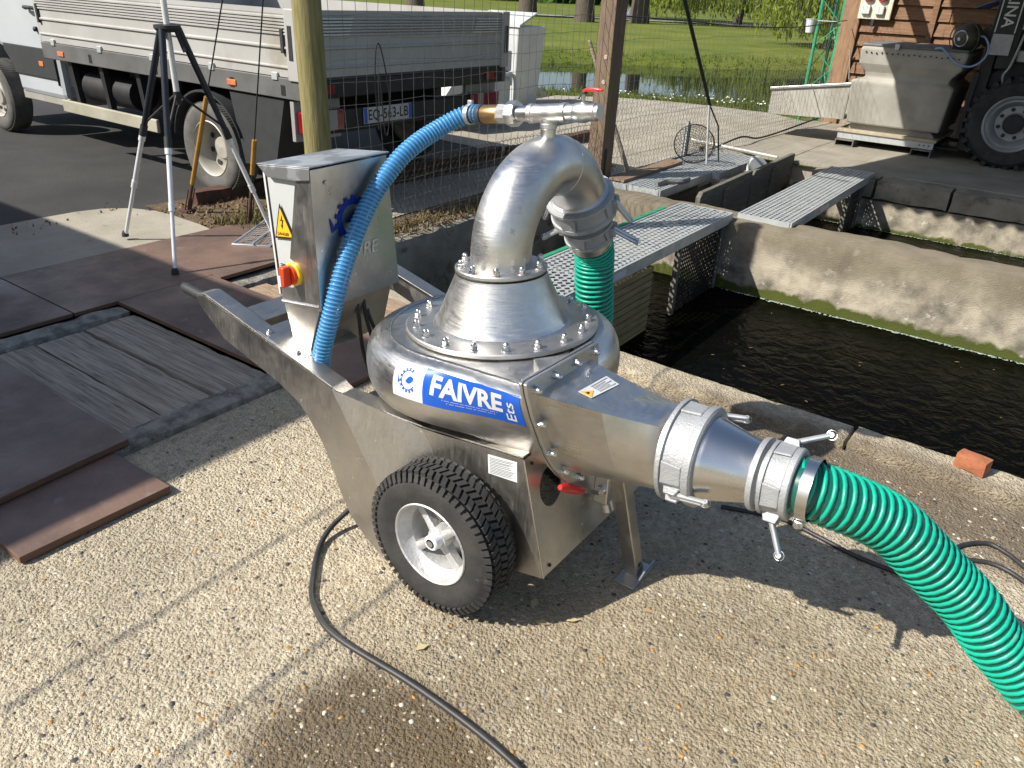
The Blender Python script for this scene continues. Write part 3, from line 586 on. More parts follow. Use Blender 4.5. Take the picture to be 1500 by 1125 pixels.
# --- trolley plates: the handle arm flares out, a slanting fold takes the sheet inward behind the wheel
YF0, YF1 = .13, .69
def plate(side):
    m_ = (lambda x, y, z: (x, y, z)) if side > 0 else (lambda x, y, z: (x, .82-y, z))
    A, B, Cc = (-.419, .06, .518), (-.252, .06, .266), (-.13, .06, .06); A2, B2, C2 = (-.14, .13, .463), (-.02, .13, .28), (.03, .13, .118)
    pa = [(-1.018, .06, .645), (-.98, .06, .655), A, B, Cc]+[(x, .06, z) for x, z in ((-.20, .014), (-.255, .016), (-.31, .045), (-.37, .10), (-.41, .17), (-.433, .234), (-.475, .32), (-.52, .375), (-.564, .421), (-.66, .463), (-.90, .530), (-1.018, .622))]
    pb = [A2, (.196, .13, .501), (.281, .13, .162), (.17, .13, .137), (.064, .13, .122), C2, B2]
    b = MB(); vs = [m_(*q) for q in pa+pb]; n_ = len(pa)
    fs = [tuple(range(n_)), tuple(range(n_, n_+len(pb))), (2, n_, n_+6, 3), (3, n_+6, n_+5, 4)]
    if side < 0: fs = [f[::-1] for f in fs]
    o = b.add(vs, fs).build('side_plate', STEELP, pump, smooth=0)
    md = o.modifiers.new('thickness', 'SOLIDIFY'); md.thickness = .004; md.offset = 0
    lip_ = MB(); top = [(-1.018, .06, .647), (-.98, .06, .657), (-.419, .06, .520), (-.395, .067, .500), (-.14, .13, .465), (.196, .13, .503)]
    for a, c in zip(top[:-1], top[1:]):
        wd1 = .058; P_ = [m_(*a), m_(*c), m_(c[0], c[1]+wd1, c[2]), m_(a[0], a[1]+wd1, a[2])]
        if a[1] != c[1]: P_ = [m_(*a), m_(*c), m_(c[0], c[1]+wd1*.95, c[2]), m_(a[0], a[1]+wd1*.98, a[2])]
        lip_.prism(P_, (0, 0, .005))
    lip_.build('folded_lip', STEELP, o, smooth=0, recalc=True, bevel=.0018)
    return o
for y, s_ in ((YP0, 1), (.76, -1)):
    plate(s_)
    g = MB(); a = Vector((-1.0, y+.028*s_, .628)); b = Vector((-1.135, y+.028*s_, .640))
    g.tube([a+(b-a)*k/8 for k in range(9)], [.016, .0185, .0185, .017, .0185, .017, .0185, .0185, .013], 14); g.build('handle_grip', GREYP, pump)
# front panel with a round hole
bm = bmesh.new(); fp = lambda t_, y: Vector((.197+.085*t_, y, .498-.336*t_))
rim_ = [bm.verts.new(fp(*q)) for q in ((0, YF0+.004), (0, YF1-.004), (1, YF1-.004), (1, YF0+.004))]
hole = [bm.verts.new(fp(.34+.16*math.sin(R(a)), .225+.05*math.cos(R(a)))) for a in range(0, 360, 15)]
ed = [bm.edges.new((rim_[i], rim_[(i+1) % 4])) for i in range(4)]+[bm.edges.new((hole[i], hole[(i+1) % 24])) for i in range(24)]
bmesh.ops.triangle_fill(bm, edges=ed, use_beauty=True)
me = bpy.data.meshes.new('front_panel'); bm.to_mesh(me); bm.free(); me.materials.append(STEELP)
o = bpy.data.objects.new('front_panel', me); C.objects.link(o); o.parent = pump
md = o.modifiers.new('thickness', 'SOLIDIFY'); md.thickness = .004
def edge_weld(a, b, r=.0028): MB().tube([Vector(a).lerp(Vector(b), k/20)+MN.noise_vector(Vector(a)*50+Vector((k, 0, 0)))*.0004 for k in range(21)], r, 6).build('weld_seam', STEELS, pump)
edge_weld(fp(0, YF0+.002), fp(1, YF0+.002)); edge_weld(fp(0, YF1-.002), fp(1, YF1-.002))
for q in ((.06, YF0+.03), (.94, YF0+.035)): MB().cyl(fp(*q), fp(*q)+Vector((.004, 0, .001)), .005, 10).build('rivet', DARK, pump)
# deck under the volute, rubber blocks, cross bar, back sheet
MB().prism([(-.30, YF0+.01, .438), (.19, YF0+.01, .490), (.19, YF1-.01, .490), (-.30, YF1-.01, .438)], (0,0,-.006)).build('deck_plate', STEELP, pump, smooth=0, recalc=True)
MB().prism([(-.305, YF0+.02, .436), (-.48, YP0+.055, .40), (-.48, YP1-.055, .40), (-.305, YF1-.02, .436)], (.001, 0, .004)).build('slope_plate', STEELP, pump, smooth=0, recalc=True)
for x_ in (-.20, .06):
    for y_ in (YF0+.045, YF1-.045): MB().cyl((x_, y_, .44), (x_, y_, .56), .034, 18).build('rubber_block', BLACK, pump)
MB().prism([(-.885, YP0+.058, .588), (-.80, YP0+.058, .568), (-.80, YP1-.058, .568), (-.885, YP1-.058, .588)], (0,0,.03)).build('cross_bar', STEELP, pump, smooth=0, recalc=True, bevel=.002)
MB().cyl((0, -.0, .215), (0, YP1+.05, .215), .014, 14).build('axle', STEELS, pump)
# info label
def flat_label(name, pts, m, parent): MB().add(pts, [tuple(range(len(pts)))]).build(name, m, parent, smooth=0); 
q0 = onp = lambda x, z: (x, YF0-.0030, z)
lb = MB().prism([onp(.088, .473), onp(.180, .486), onp(.184, .427), onp(.092, .417)], (0, .001, 0)).build('info_plate', SIGNW, pump, smooth=0, recalc=True)
lines = MB()
for k in range(11):
    f = .10+.08*k; a = Vector((.088+.004*f+.006, YF0-.0034, .473-.056*f)); b = Vector((.180+.004*f-.006-.02*random.random(), YF0-.0034, .485-.058*f))
    lines.prism([a, b, b+Vector((0,0,-.0016)), a+Vector((0,0,-.0016))], (0, .0003, 0))
lines.build('small_print', PRINT, lb, smooth=0, recalc=True)
# --- wheels
def wheel(yc, s_):
    wl = MB(); prof = [(.122, -.048), (.150, -.056), (.178, -.0575), (.196, -.052), (.204, -.044), (.206, 0), (.204, .044), (.196, .052), (.178, .0575), (.150, .056), (.122, .048)]
    wl.lathe(prof, (0, yc, .215), (0, 1, 0), 72)
    nb = 58
    for row, (y0, y1, ph, tw) in enumerate(((-.040, -.016, 0, .35), (-.013, .013, .5, -.3), (.016, .040, 0, .35))):
        for k in range(nb):
            a0 = 2*math.pi*(k+ph)/nb; da = 2*math.pi/nb*.66
            vs = []
            for rr in (.203, .2155):
                for (yy, off) in ((y0, -tw*da), (y1, tw*da)):
                    sh = 1 if rr > .21 else 1.1
                    for aa in (a0+off-da/2*sh, a0+off+da/2*sh): vs.append((rr*math.cos(aa), yc+yy, .215+rr*math.sin(aa)))
            wl.add(vs, ((0,1,5,4),(1,3,7,5),(3,2,6,7),(2,0,4,6),(4,5,7,6)))
    for side in (-1, 1):
        for k in range(nb):
            a0 = 2*math.pi*(k+.25)/nb; da = 2*math.pi/nb*.6; vs = []
            for (rr, yy) in ((.190, .053), (.192, .0595), (.2135, .0515), (.203, .041)):
                for aa in (a0-da/2, a0+da/2): vs.append((rr*math.cos(aa), yc+yy*side, .215+rr*math.sin(aa)))
            wl.add(vs, ((0,1,3,2),(2,3,5,4),(4,5,7,6),(0,2,4,6),(1,7,5,3)))
    W = bpy.data.objects.new('wheel', None); C.objects.link(W); W.parent = pump
    wl.build('tyre', TYRE, W, smooth=40, recalc=True)
    rm = MB(); f = s_   # outer side
    pr = [(.124, .050), (.121, .053), (.1165, .050), (.112, .030), (.105, .018), (.098, .012), (.094, -.03), (.1, -.05), (.122, -.05)]
    rm.lathe([(a, b*f) for a, b in pr], (0, yc, .215), (0, 1, 0), 56)
    for k in range(4):
        an = R(42+90*k); c_, n_ = math.cos(an), math.sin(an); sp = []
        for rr, hw, th in ((.02, .015, .018), (.06, .011, .014), (.1, .014, .012)):
            sp.append([Vector((rr*c_-hw*n_*q, yc+f*(.004+y_), .215+rr*n_+hw*c_*q)) for q, y_ in ((-1, -th), (1, -th), (1, th*.6), (.3, th), (-.3, th), (-1, th*.6))])
        rm.loft(sp)
    rm.lathe([(.0, .02*f), (.030, .02*f), (.034, .012*f), (.034, -.02*f)], (0, yc, .215), (0, 1, 0), 28)
    rm.build('rim', RIMW, W, recalc=True, smooth=40)
    MB().lathe([(0, .046*f), (.019, .046*f), (.0225, .042*f), (.023, .012*f)], (0, yc, .215), (0, 1, 0), 28).build('hub_cap', NYLON, W, recalc=True)
    MB().cyl((0, yc+.044*f, .215), (0, yc+.0475*f, .215), .0095, 18).build('axle_end', STEEL, W)
wheel(.046, -1); wheel(.774, 1)
# --- volute
VX, VY, VR = -.07, .41, .365
def vprof(k):          # (inset from the outer radius, height)
    t = math.pi/2-math.pi*k
    return .072*(1-max(0, math.cos(t))**.75), .61+.09*math.copysign(abs(math.sin(t))**.9, math.sin(t))
NP = 18
def vsec(kind, a):
    """section points from the top edge round the flank to the bottom"""
    out = []
    for i in range(NP+1):
        ins, z = vprof(i/NP)
        if kind == 'arc': r = VR-ins; out.append(Vector((VX+r*math.cos(a), VY+r*math.sin(a), z)))
        else:
            fl = [(.112, .700), (.084, .697), (.072, .688), (.074, .670), (.084, .64), (.096, .61), (.110, .58), (.126, .55), (.144, .52), (.162, .49), (.184, .46), (.210, .435), (.24, .418), (.27, .412), (.29, .412), (.30, .412), (.31, .412), (.315, .412), (.32, .412)]
            t = (a-VX)/(.294-VX); t2 = t*t*(3-2*t); y0 = VY-(VR-ins); ff = fl[i]
            out.append(Vector((a, y0*(1-t2)+ff[0]*t2, z*(1-t2)+ff[1]*t2)))
    return out
secs = [vsec('arc', R(a)) for a in range(-8, 271, 6)]
secs += [vsec('lin', VX+(.294-VX)*k/10) for k in range(1, 11)]
vb = MB(); w_ = NP+1; vs = [T(p) for s_ in secs for p in s_]
fs = [(i*w_+j, i*w_+j+1, (i+1)*w_+j+1, (i+1)*w_+j) for i in range(len(secs)-1) for j in range(NP)]
vb.add(vs, fs)
topring = [T((s_[0].x, s_[0].y, .7)) for s_ in secs]; botring = [T(s_[-1]) for s_ in secs]
ct = T((VX, VY, .7)); n0 = len(vb.v)
vb.add(topring+[ct], [(i, i+1, len(topring)) for i in range(len(topring)-1)]+[(len(topring)-1, 0, len(topring))])
cbm = T((VX, VY, .52)); vb.add(botring+[cbm], [(i+1, i, len(botring)) for i in range(len(botring)-1)])
vol = vb.build('volute', STEEL, pump, smooth=42, recalc=True)
wl_ = [p+Vector((0, 0, .0015))+MN.noise_vector(p*90)*.0012 for p in resample([q for q in topring], .006)]
MB().tube(wl_, .0032, 6).build('weld_bead', STEELS, vol)
MB().prism([T((.215, .20, .700)), T((.293, .125, .700)), T((.293, .30, .700))], Td((0, 0, .03))).build('gusset', STEEL, vol, smooth=0, recalc=True)
# clamping ring, gasket, cone, small flange
AX = Td((0, 0, 1)); FX, FY = -.04, .415
def disc(name, r, z0, z1, m, parent, cx=FX, cy=FY, n=72, r2=None, bev=.003):
    b = bev; pr = [(0, z0), (r-b, z0), (r, z0+b), (r, z1-b), (r-b, z1), (0, z1)]
    return MB().lathe(pr, T((cx, cy, 0)), AX, n).build(name, m, parent, smooth=30, recalc=True)
disc('gasket', .268, .700, .704, BLACK, pump); ring = disc('flange_ring', .272, .7042, .718, FLG, pump)
MB().lathe([(.196, .718), (.188, .722), (.183, .73), (.181, .735), (.128, .852), (.127, .858), (0, .858)], T((FX, FY, 0)), AX, 72).build('cone', STEEL, pump, smooth=30, recalc=True)
disc('gasket', .126, .858, .863, BLACK, pump); sfl = disc('pipe_flange', .128, .863, .876, FLG, pump)
def acorn(parent, x, y, z, sc_=1., ax=None, base=None):
    b = MB(); p0 = base if base is not None else T((x, y, z)); a = ax or AX; k = sc_
    b.lathe([(.0125*k, 0), (.0125*k, .002*k), (0.009*k, .0021*k)], p0, a, 16)
    b.lathe([(.0098*k, .002*k), (.0098*k, .009*k), (.0085*k, .0102*k)], p0, a, 6, phase=random.random())
    b.lathe([(.0082*k, .0095*k), (.0082*k, .014*k), (.0068*k, .0185*k), (.0038*k, .0212*k), (0, .022*k)], p0, a, 14)
    return b.build('acorn_nut', STEELS, parent, smooth=40, recalc=True)
for k in range(18):
    a = R(20*k+9); acorn(ring, FX+.243*math.cos(a), FY+.243*math.sin(a), .718)
for k in range(10):
    a = R(36*k+12); acorn(sfl, FX+.112*math.cos(a), FY+.112*math.sin(a), .876)
# elbow
RB, RP = .212, .084
path = [(FX, FY, .876), (FX, FY, .90)]+[(FX+.012*math.sin(R(a)), FY+RB-RB*math.cos(R(a)), .90+RB*math.sin(R(a))) for a in range(4, 153, 4)]
path = [T(p) for p in path]
elb = MB().tube(path, RP, 40).build('elbow_pipe', STEEL, pump, smooth=50)
i_ = 2+int(100/4); tq = (path[i_+1]-path[i_]).normalized(); MB().lathe([(RP-.002, -.002), (RP+.0015, -.001), (RP+.0015, .001), (RP-.002, .002)], path[i_], tq, 48).build('weld_seam', FLG, elb)
EE = path[-1]; ED = (path[-1]-path[-2]).normalized()
# camlock coupler
def camlock(parent, base, ax, r, L, levers, m=CAST, wide=1.22):
    b = MB(); r1 = r*wide
    b.lathe([(r*.9, 0), (r1, 0), (r1, L*.12), (r1*.94, L*.14), (r1*.92, L*.30), (r1*.92, L*.72), (r1*.97, L*.76), (r1*.97, L*.95), (r1*.93, L), (r*.9, L)], base, ax, 44)
    c = b.build('coupler_ring', m, parent, smooth=28, recalc=True)
    ax = Vector(ax).normalized()
    for up, sw in levers:
        e = (Vector(up)-ax*Vector(up).dot(ax)).normalized(); f = ax.cross(e); p0 = Vector(base)+ax*L*.45+e*r1*.88
        lg = MB()
        for s_ in (-1, 1): lg.prism([p0+f*s_*.012+ax*(-.02), p0+f*s_*.012+ax*.022, p0+f*s_*.012+ax*.016+e*.022, p0+f*s_*.012-ax*.012+e*.022], f*s_*.008)
        lg.build('lever_lug', m, c, smooth=0, recalc=True, bevel=.002)
        d = (ax*math.cos(R(sw))+e*math.sin(R(sw))).normalized(); lv = MB(); g_ = d.cross(f)
        P_ = [p0+e*.012, p0+e*.012+d*.05, p0+e*.012+d*.085, p0+e*.012+d*.098-g_*.0+e*.004]
        for s_ in (-1, 1): lv.tube([q+f*s_*.0065 for q in P_[:3]], [.0065, .006, .0055], 8)
        lv.tube([P_[2]-f*.010, P_[2]+f*.010], .006, 8); lv.tube([P_[0]-f*.012, P_[0]+f*.012], .006, 8)
        lv.build('lever', ALUM, c)
        MB().tube([P_[2]+(d*math.cos(t)+g_*math.sin(t))*.011 for t in np.linspace(0, 6.0, 16)], .0009, 5).build('split_ring', STEELS, c)
    for k in range(4):
        t = R(45+90*k); e0 = ax.orthogonal().normalized(); f0 = ax.cross(e0); e = e0*math.cos(t)+f0*math.sin(t); q = ax.cross(e); p0 = Vector(base)+e*r1*.9
        MB().prism([p0-q*.03+ax*L*.14, p0+q*.03+ax*L*.14, p0+q*.025+ax*L*.74, p0-q*.025+ax*L*.74], e*r1*.06).build('rib', m, c, smooth=0, recalc=True, bevel=.003)
    return c
MB().lathe([(RP, -.01), (RP+.007, -.006), (RP+.007, .002), (RP, .004)], EE, ED, 44).build('pipe_collar', STEEL, pump, recalc=True)
camlock(pump, EE+ED*.002, ED, .092, .075, [((1, .3, .2), 25), ((-1, 0, -.2), 30)], wide=1.16)
MB().lathe([(.083, .07), (.080, .085), (.066, .112), (.065, .12)], EE, ED, 40).build('reducer', STEEL, pump, recalc=True)
camlock(pump, EE+ED*.108, ED, .07, .06, [((1, .2, .1), 55), ((-1, -.3, 0), 60)], wide=1.2)
HE = EE+ED*.17
# tee with ball valve, union and brass nipple on the elbow
ia = min(range(len(path)), key=lambda i: abs(path[i].y-(FY+RB))); TA = path[ia]+Vector((0, 0, RP-.004)); UX = Td((1, 0, .06)).normalized()
MB().lathe([(.020, 0), (.0205, .02), (.0235, .022), (.0235, .034), (.0215, .036), (.021, .06)], TA, AX, 28).build('tee_stub', STEEL, pump, recalc=True)
TC = TA+AX*.062
def seg(name, a, b, r, m, n=28, prof=None, parent=pump): return MB().lathe(prof or [(0, a), (r-.001, a), (r, a+.001), (r, b-.001), (r-.001, b), (0, b)], TC, UX, n).build(name, m, parent, smooth=30, recalc=True)
seg('tee', -.055, .055, .0245, STEEL, prof=[(0, -.06), (.0265, -.06), (.0265, -.046), (.0245, -.044), (.0245, .044), (.0265, .046), (.0265, .06), (0, .06)])
vv = seg('ball_valve', .06, .16, .022, STEEL, prof=[(0, .06), (.0225, .06), (.0225, .085), (.024, .087), (.0265, .10), (.0265, .118), (.023, .128), (.023, .15), (.0205, .152), (.0205, .162), (0, .162)])
st_ = TC+UX*.108+AX*.024
MB().cyl(st_, st_+AX*.022, .007, 12).build('stem', STEELS, vv)
MB().prism([st_+AX*.010-UX*.01-Vector((0,.008,0)), st_+AX*.027+UX*.012-Vector((0,.008,0)), st_+AX*.027+UX*.012+Vector((0,.008,0)), st_+AX*.010-UX*.01+Vector((0,.008,0))], AX*.004).build('handle_arm', STEELS, vv, smooth=0, recalc=True)
hp = [st_+AX*.030+UX*(.0+.0085*k)+AX*.002*math.sin(k*.5) for k in range(8)]
MB().tube(hp, [.003, .0050, .0055, .0055, .0055, .0055, .0050, .003], 12).xf(lambda p: p).build('red_handle', RED, vv)
MB().lathe([(0, -.10), (.0215, -.10), (.0215, -.06), (0, -.06)], TC, UX, 28).build('nipple', STEELS, pump, recalc=True)
un = MB().lathe([(0, -.132), (.0345, -.132), (.0355, -.128), (.0355, -.106), (.034, -.102), (0, -.102)], TC, UX, 8).build('union_nut', STEEL, pump, smooth=20, recalc=True)
MB().lathe([(0, -.165), (.028, -.165), (.028, -.132), (0, -.132)], TC, UX, 8, phase=.3).build('union_hexagon', STEEL, pump, smooth=20, recalc=True)
MB().lathe([(0, -.225), (.0245, -.225), (.0255, -.222), (.0255, -.168), (.0245, -.165), (0, -.165)], TC, UX, 28).build('brass_sleeve', BRASS, pump, recalc=True)
MB().lathe([(0, -.30), (.0235, -.30), (.0245, -.28), (.0245, -.25), (.0265, -.247), (.0265, -.227), (0, -.225)], TC, UX, 28).build('hose_tail', mat('dark_blue_plastic', (.03, .045, .075), (.04, .055, .085), rough=.4, ns=9), pump, recalc=True)
# --- outlet nozzle
fl = [(.030, .748), (.036, .72), (.058, .655), (.099, .561), (.123, .515), (.15, .475), (.185, .432), (.222, .398), (.258, .38), (.295, .374), (.33, .380), (.348, .40), (.352, .43), (.352, .60), (.352, .735), (.345, .746), (.04, .753)]
def fsec(x, k=0., ymid=.24, zmid=.56): return [T((x, y+(ymid-y)*k, z+(zmid-z)*k)) for y, z in fl]
for x0, x1, m_ in ((.290, .298, FLG), (.2982, .3016, BLACK), (.3018, .311, FLG)):
    MB().loft([fsec(x0), fsec(x1)]).build('nozzle_flange' if m_ is FLG else 'nozzle_gasket', m_, pump, smooth=30, recalc=True, bevel=.0015)
N_ = 48
def rsec(x, pts, per=N_):
    """resample a closed outline evenly, starting at its top near corner"""
    P_ = [Vector((x, *q)) for q in pts]; L = [0.]
    for i in range(len(P_)): L.append(L[-1]+(P_[(i+1) % len(P_)]-P_[i]).length)
    out = []
    for k in range(per):
        d = L[-1]*k/per; i = max(j for j in range(len(P_)) if L[j] <= d+1e-9); a_, b_ = P_[i], P_[(i+1) % len(P_)]
        out.append(T(a_.lerp(b_, (d-L[i])/(b_-a_).length)))
    return out
bod = [(.066, .712), (.068, .700), (.092, .635), (.128, .555), (.152, .513), (.178, .476), (.208, .445), (.240, .422), (.268, .412), (.296, .408), (.318, .414), (.324, .44), (.324, .60), (.324, .70), (.318, .712)]
bod2 = [(.105, .692), (.108, .682), (.128, .625), (.158, .555), (.176, .515), (.200, .480), (.228, .450), (.258, .428), (.286, .418), (.312, .412), (.350, .418), (.385, .440), (.405, .52), (.398, .60), (.36, .645)]
RC = Vector((0, .328, .527)); NR = .110
def circ(x, r, start): return [T((x, RC.y+r*math.cos(start-2*math.pi*k/N_), RC.z+r*math.sin(start-2*math.pi*k/N_))) for k in range(N_)]
def cdir(): # walk the circle the same way round as the outline: near top -> near bottom -> far
    return lambda x, r: [T((x, RC.y-r*math.sin(R(40)+2*math.pi*k/N_), RC.z+r*math.cos(R(40)+2*math.pi*k/N_))) for k in range(N_)]
cc = cdir()
s0, s1, s2 = rsec(.311, bod), rsec(.462, bod2), cc(.545, NR)
nz = MB().loft([s0, s1, s2, cc(.552, NR)])
noz = nz.build('outlet_nozzle', STEEL, pump, smooth=13, recalc=True)
NAX = Td((1, 0, 0)); NB = T((.545, RC.y, RC.z))
def ub(x, y, z): acorn(pump, 0, 0, 0, 1.0, NAX, T((x, y, z)))
for y, z in ((.062, .726), (.145, .731), (.235, .731), (.322, .731), (.080, .632), (.126, .532), (.185, .452), (.262, .396)): ub(.311, y, z)
MB().lathe([(.10, 0), (.118, .002), (.118, .012), (.10, .014)], NB, NAX, 48).build('pipe_collar', STEEL, pump, recalc=True)
camlock(pump, NB+NAX*.008, NAX, .105, .085, [((0, -1, -.55), -4), ((0, 1, .5), 10)], wide=1.22)
MB().lathe([(.104, .09), (.104, .10), (.101, .106), (.073, .210), (.072, .214)], NB, NAX, 48).build('reducer_cone', STEELS, pump, recalc=True)
MB().lathe([(.070, .210), (.086, .210), (.088, .214), (.088, .223), (.074, .227), (.073, .235)], NB, NAX, 48).build('adapter_flange', CAST, pump, recalc=True, smooth=28)
# warning sticker on the nozzle
def on_top(x, y): return T((x, y, .712-(x-.311)/.151*(.020+max(0, y-.105)*.19)+.0018))
sw_ = MB().add([on_top(.372, .150), on_top(.408, .150), on_top(.408, .285), on_top(.372, .285)], [(0,1,2,3)]).build('warning_sticker', SIGNW, noz, smooth=0)
tr_ = MB().add([p+Vector((0,0,.0008)) for p in (on_top(.374, .155), on_top(.407, .155), on_top(.3905, .190))], [(0,1,2)]).build('warning_triangle', SIGNY, noz, smooth=0)
MB().add([p+Vector((0,0,.0014)) for p in (on_top(.386, .160), on_top(.395, .160), on_top(.393, .171), on_top(.388, .171))], [(0,1,2,3)]).build('pictogram', SIGNK, noz, smooth=0)
ln_ = MB()
for k in range(5): ln_.add([p+Vector((0,0,.0008)) for p in (on_top(.377+.006*k, .200), on_top(.3785+.006*k, .200), on_top(.3785+.006*k, .278-.02*(k % 2)), on_top(.377+.006*k, .278-.02*(k % 2)))], [(0,1,2,3)])
ln_.build('small_print', PRINT, noz, smooth=0)
# --- FAIVRE sticker wrapped on the flank of the volute
def flank(sx, t):
    """sx runs along the near flank, t from its top edge downward (0..1)"""
    if sx >= VX: a_ = vsec('lin', sx)
    else: a_ = vsec('arc', R(270)-(VX-sx)/VR)
    d = .040+.098*t; i = 0                       # distance down the curved flank
    while i < NP-1 and d > (a_[i+1]-a_[i]).length: d -= (a_[i+1]-a_[i]).length; i += 1
    p = a_[i].lerp(a_[i+1], min(1, d/max(1e-6, (a_[i+1]-a_[i]).length)))
    n_ = Vector((0, -1, .45)) if sx >= VX else Vector((math.cos(R(270)-(VX-sx)/VR), math.sin(R(270)-(VX-sx)/VR), .45))
    return p, n_.normalized()
S0, S1 = -.125, .262
def stick(name, rects, m, lift, parent=vol, nx=24, ny=8):
    b = MB()
    for u0, v0, u1, v1 in rects:
        vs = []
        for i in range(nx+1):
            for j in range(ny+1):
                p, n_ = flank(S0+(S1-S0)*(u0+(u1-u0)*i/nx), v0+(v1-v0)*j/ny); vs.append(T(p+n_*lift))
        b.add(vs, [(i*(ny+1)+j, i*(ny+1)+j+1, (i+1)*(ny+1)+j+1, (i+1)*(ny+1)+j) for i in range(nx) for j in range(ny)])
    return b.build(name, m, parent, smooth=60)
stick('sticker_white_field', [(0, 0, .262, 1)], SIGNW, .0016); stick('sticker_blue_field', [(.262, 0, 1, 1)], SIGNB, .0016)
def wrap_text(name, body, m, lift, u0, u1, v0, v1, rot=False, bold=.0, shear=0.):
    """lettering stretched to fill the given field of the sticker"""
    vs, fs = text_mesh(body, 1., bold=bold, shear=shear); bm_ = bmesh.new(); bv = [bm_.verts.new(q) for q in vs]
    for f in fs:
        try: bm_.faces.new([bv[i] for i in f])
        except ValueError: pass
    bmesh.ops.triangulate(bm_, faces=bm_.faces); bmesh.ops.subdivide_edges(bm_, edges=[e for e in bm_.edges if e.calc_length() > .18], cuts=2); bmesh.ops.triangulate(bm_, faces=bm_.faces)
    vs = [v.co.copy() for v in bm_.verts]; bm_.verts.index_update(); fs = [tuple(v.index for v in f.verts) for f in bm_.faces]; bm_.free()
    x0, x1 = min(v.x for v in vs), max(v.x for v in vs); y0, y1 = min(v.y for v in vs), max(v.y for v in vs); out = []
    for v in vs:
        a_, b_ = (v.x-x0)/(x1-x0), (v.y-y0)/(y1-y0)
        if rot: a_, b_ = 1-b_, a_
        p, n_ = flank(S0+(S1-S0)*(u0+(u1-u0)*a_), v1+(v0-v1)*b_); out.append(T(p+n_*lift))
    return MB().add(out, fs).build(name, m, vol, smooth=0)
wrap_text('lettering', 'FAIVRE', SIGNW, .0024, .315, .865, .11, .68, bold=.036, shear=.12)
wrap_text('lettering', 'Ets', SIGNW, .0024, .872, .945, .28, .90, rot=True, bold=.01)
wrap_text('small_lettering', '- ---- ------ --- -------- --- ------ ---- -', SIGNW, .0024, .40, .80, .735, .75)
wrap_text('small_lettering', '- --- ------ ---- -- ------ --- -', SIGNW, .0024, .43, .78, .81, .825)
# emblem: cog ring open to the right with a fish shape inside
def emblem(put, name, m, parent, teeth=11, a0=60, a1=330, r0=.62, r1=.80, r2=1.0, fish=True):
    b = MB(); K = 66
    for k in range(K):
        ta, tb = R(a0+(a1-a0)*k/K), R(a0+(a1-a0)*(k+1)/K); ro = r2 if int(k*teeth*2/K) % 2 == 0 else r1
        b.add([put(r*math.cos(t), r*math.sin(t)) for r, t in ((r0, ta), (ro, ta), (ro, tb), (r0, tb))], [(0,1,2,3)])
    if fish:
        top = [(-.28+.95*k/10, -.12+.32*math.sin(math.pi*k/10)+.30*k/10) for k in range(11)]; bot = [(-.28+.95*k/10, -.12-.26*math.sin(math.pi*k/10)+.30*k/10) for k in range(10, -1, -1)]
        b.add([put(*q) for q in top[:-1]+bot[1:]], [tuple(range(20))])
        b.add([put(*q) for q in ((-.98, -.30), (-1.30, .30), (-1.2, -.42))], [(0,1,2)])
    return b.build(name, m, parent, smooth=0)
def put_st(x, y):
    p, n_ = flank(S0+(S1-S0)*(.140+x*.075), .48-y*.34); return T(p+n_*.0024)
emblem(put_st, 'cog_emblem', SIGNB, vol, r0=.72)
# --- support leg and drain valve
lt, lf = Vector((.372, .315, .47)), Vector((.388, .485, .004))
d_ = (lf-lt).normalized(); ex = Vector((1, 0, 0)); ex = (ex-d_*ex.dot(d_)).normalized(); ey = d_.cross(ex)
leg = MB().loft([[p+ex*.021*a_+ey*.021*b_ for a_, b_ in ((-1,-1),(1,-1),(1,1),(-1,1))] for p in (lt, lf)]).build('support_leg', STEELP, pump, smooth=0, recalc=True, bevel=.003)
pz = lf-d_*.075; MB().cyl(pz-ey*.0215-ex*0, pz-ey*.0228, .008, 16).build('leg_hole', DARK, leg)
pz = lf-d_*.05; MB().lathe([(0, 0), (.008, 0), (.008, .0012), (0, .0012)], pz+ex*.0212, ex, 16).build('leg_hole', DARK, leg)
MB().box((lf.x-.03, lf.y-.075, 0), (lf.x+.035, lf.y+.055, .006)).build('foot_plate', STEELP, leg, bevel=.001)
MB().prism([(lf.x+.028, lf.y-.03, .006), (lf.x+.028, lf.y+.055, .006), (lf.x+.034, lf.y+.055, .03), (lf.x+.034, lf.y-.01, .03)], (.005, 0, 0)).build('foot_lug', STEELP, leg, smooth=0, recalc=True)
MB().tube([lt-ey*.0+Vector((-.035, -.03, .0)), lt+Vector((.0, -.034, -.004)), lt+Vector((.03, -.03, .008))], .006, 8).build('leg_pin', STEELS, leg)
dv = MB().box((.270, .385, .265), (.318, .43, .375)).build('drain_valve', STEEL, pump, bevel=.006)
MB().cyl((.297, .385, .315), (.297, .366, .315), .010, 6).build('valve_nut', STEELS, dv); MB().cyl((.297, .388, .315), (.297, .372, .315), .016, 14).build('valve_boss', STEELS, dv)
MB().cyl((.297, .41, .28), (.312, .41, .238), .018, 18).build('valve_outlet', STEEL, dv)
MB().prism([(.297, .368, .308), (.297, .368, .322), (.283, .285, .372), (.283, .285, .357)], (.005, 0, 0)).build('lever_arm', STEELS, dv, smooth=0, recalc=True)
gp = [Vector((.286, .292, .360)).lerp(Vector((.272, .195, .415)), k/6) for k in range(7)]
gr_ = MB().tube(gp, [.009, .0125, .0135, .0135, .0135, .0125, .007], 12).build('lever_grip', RED, dv)
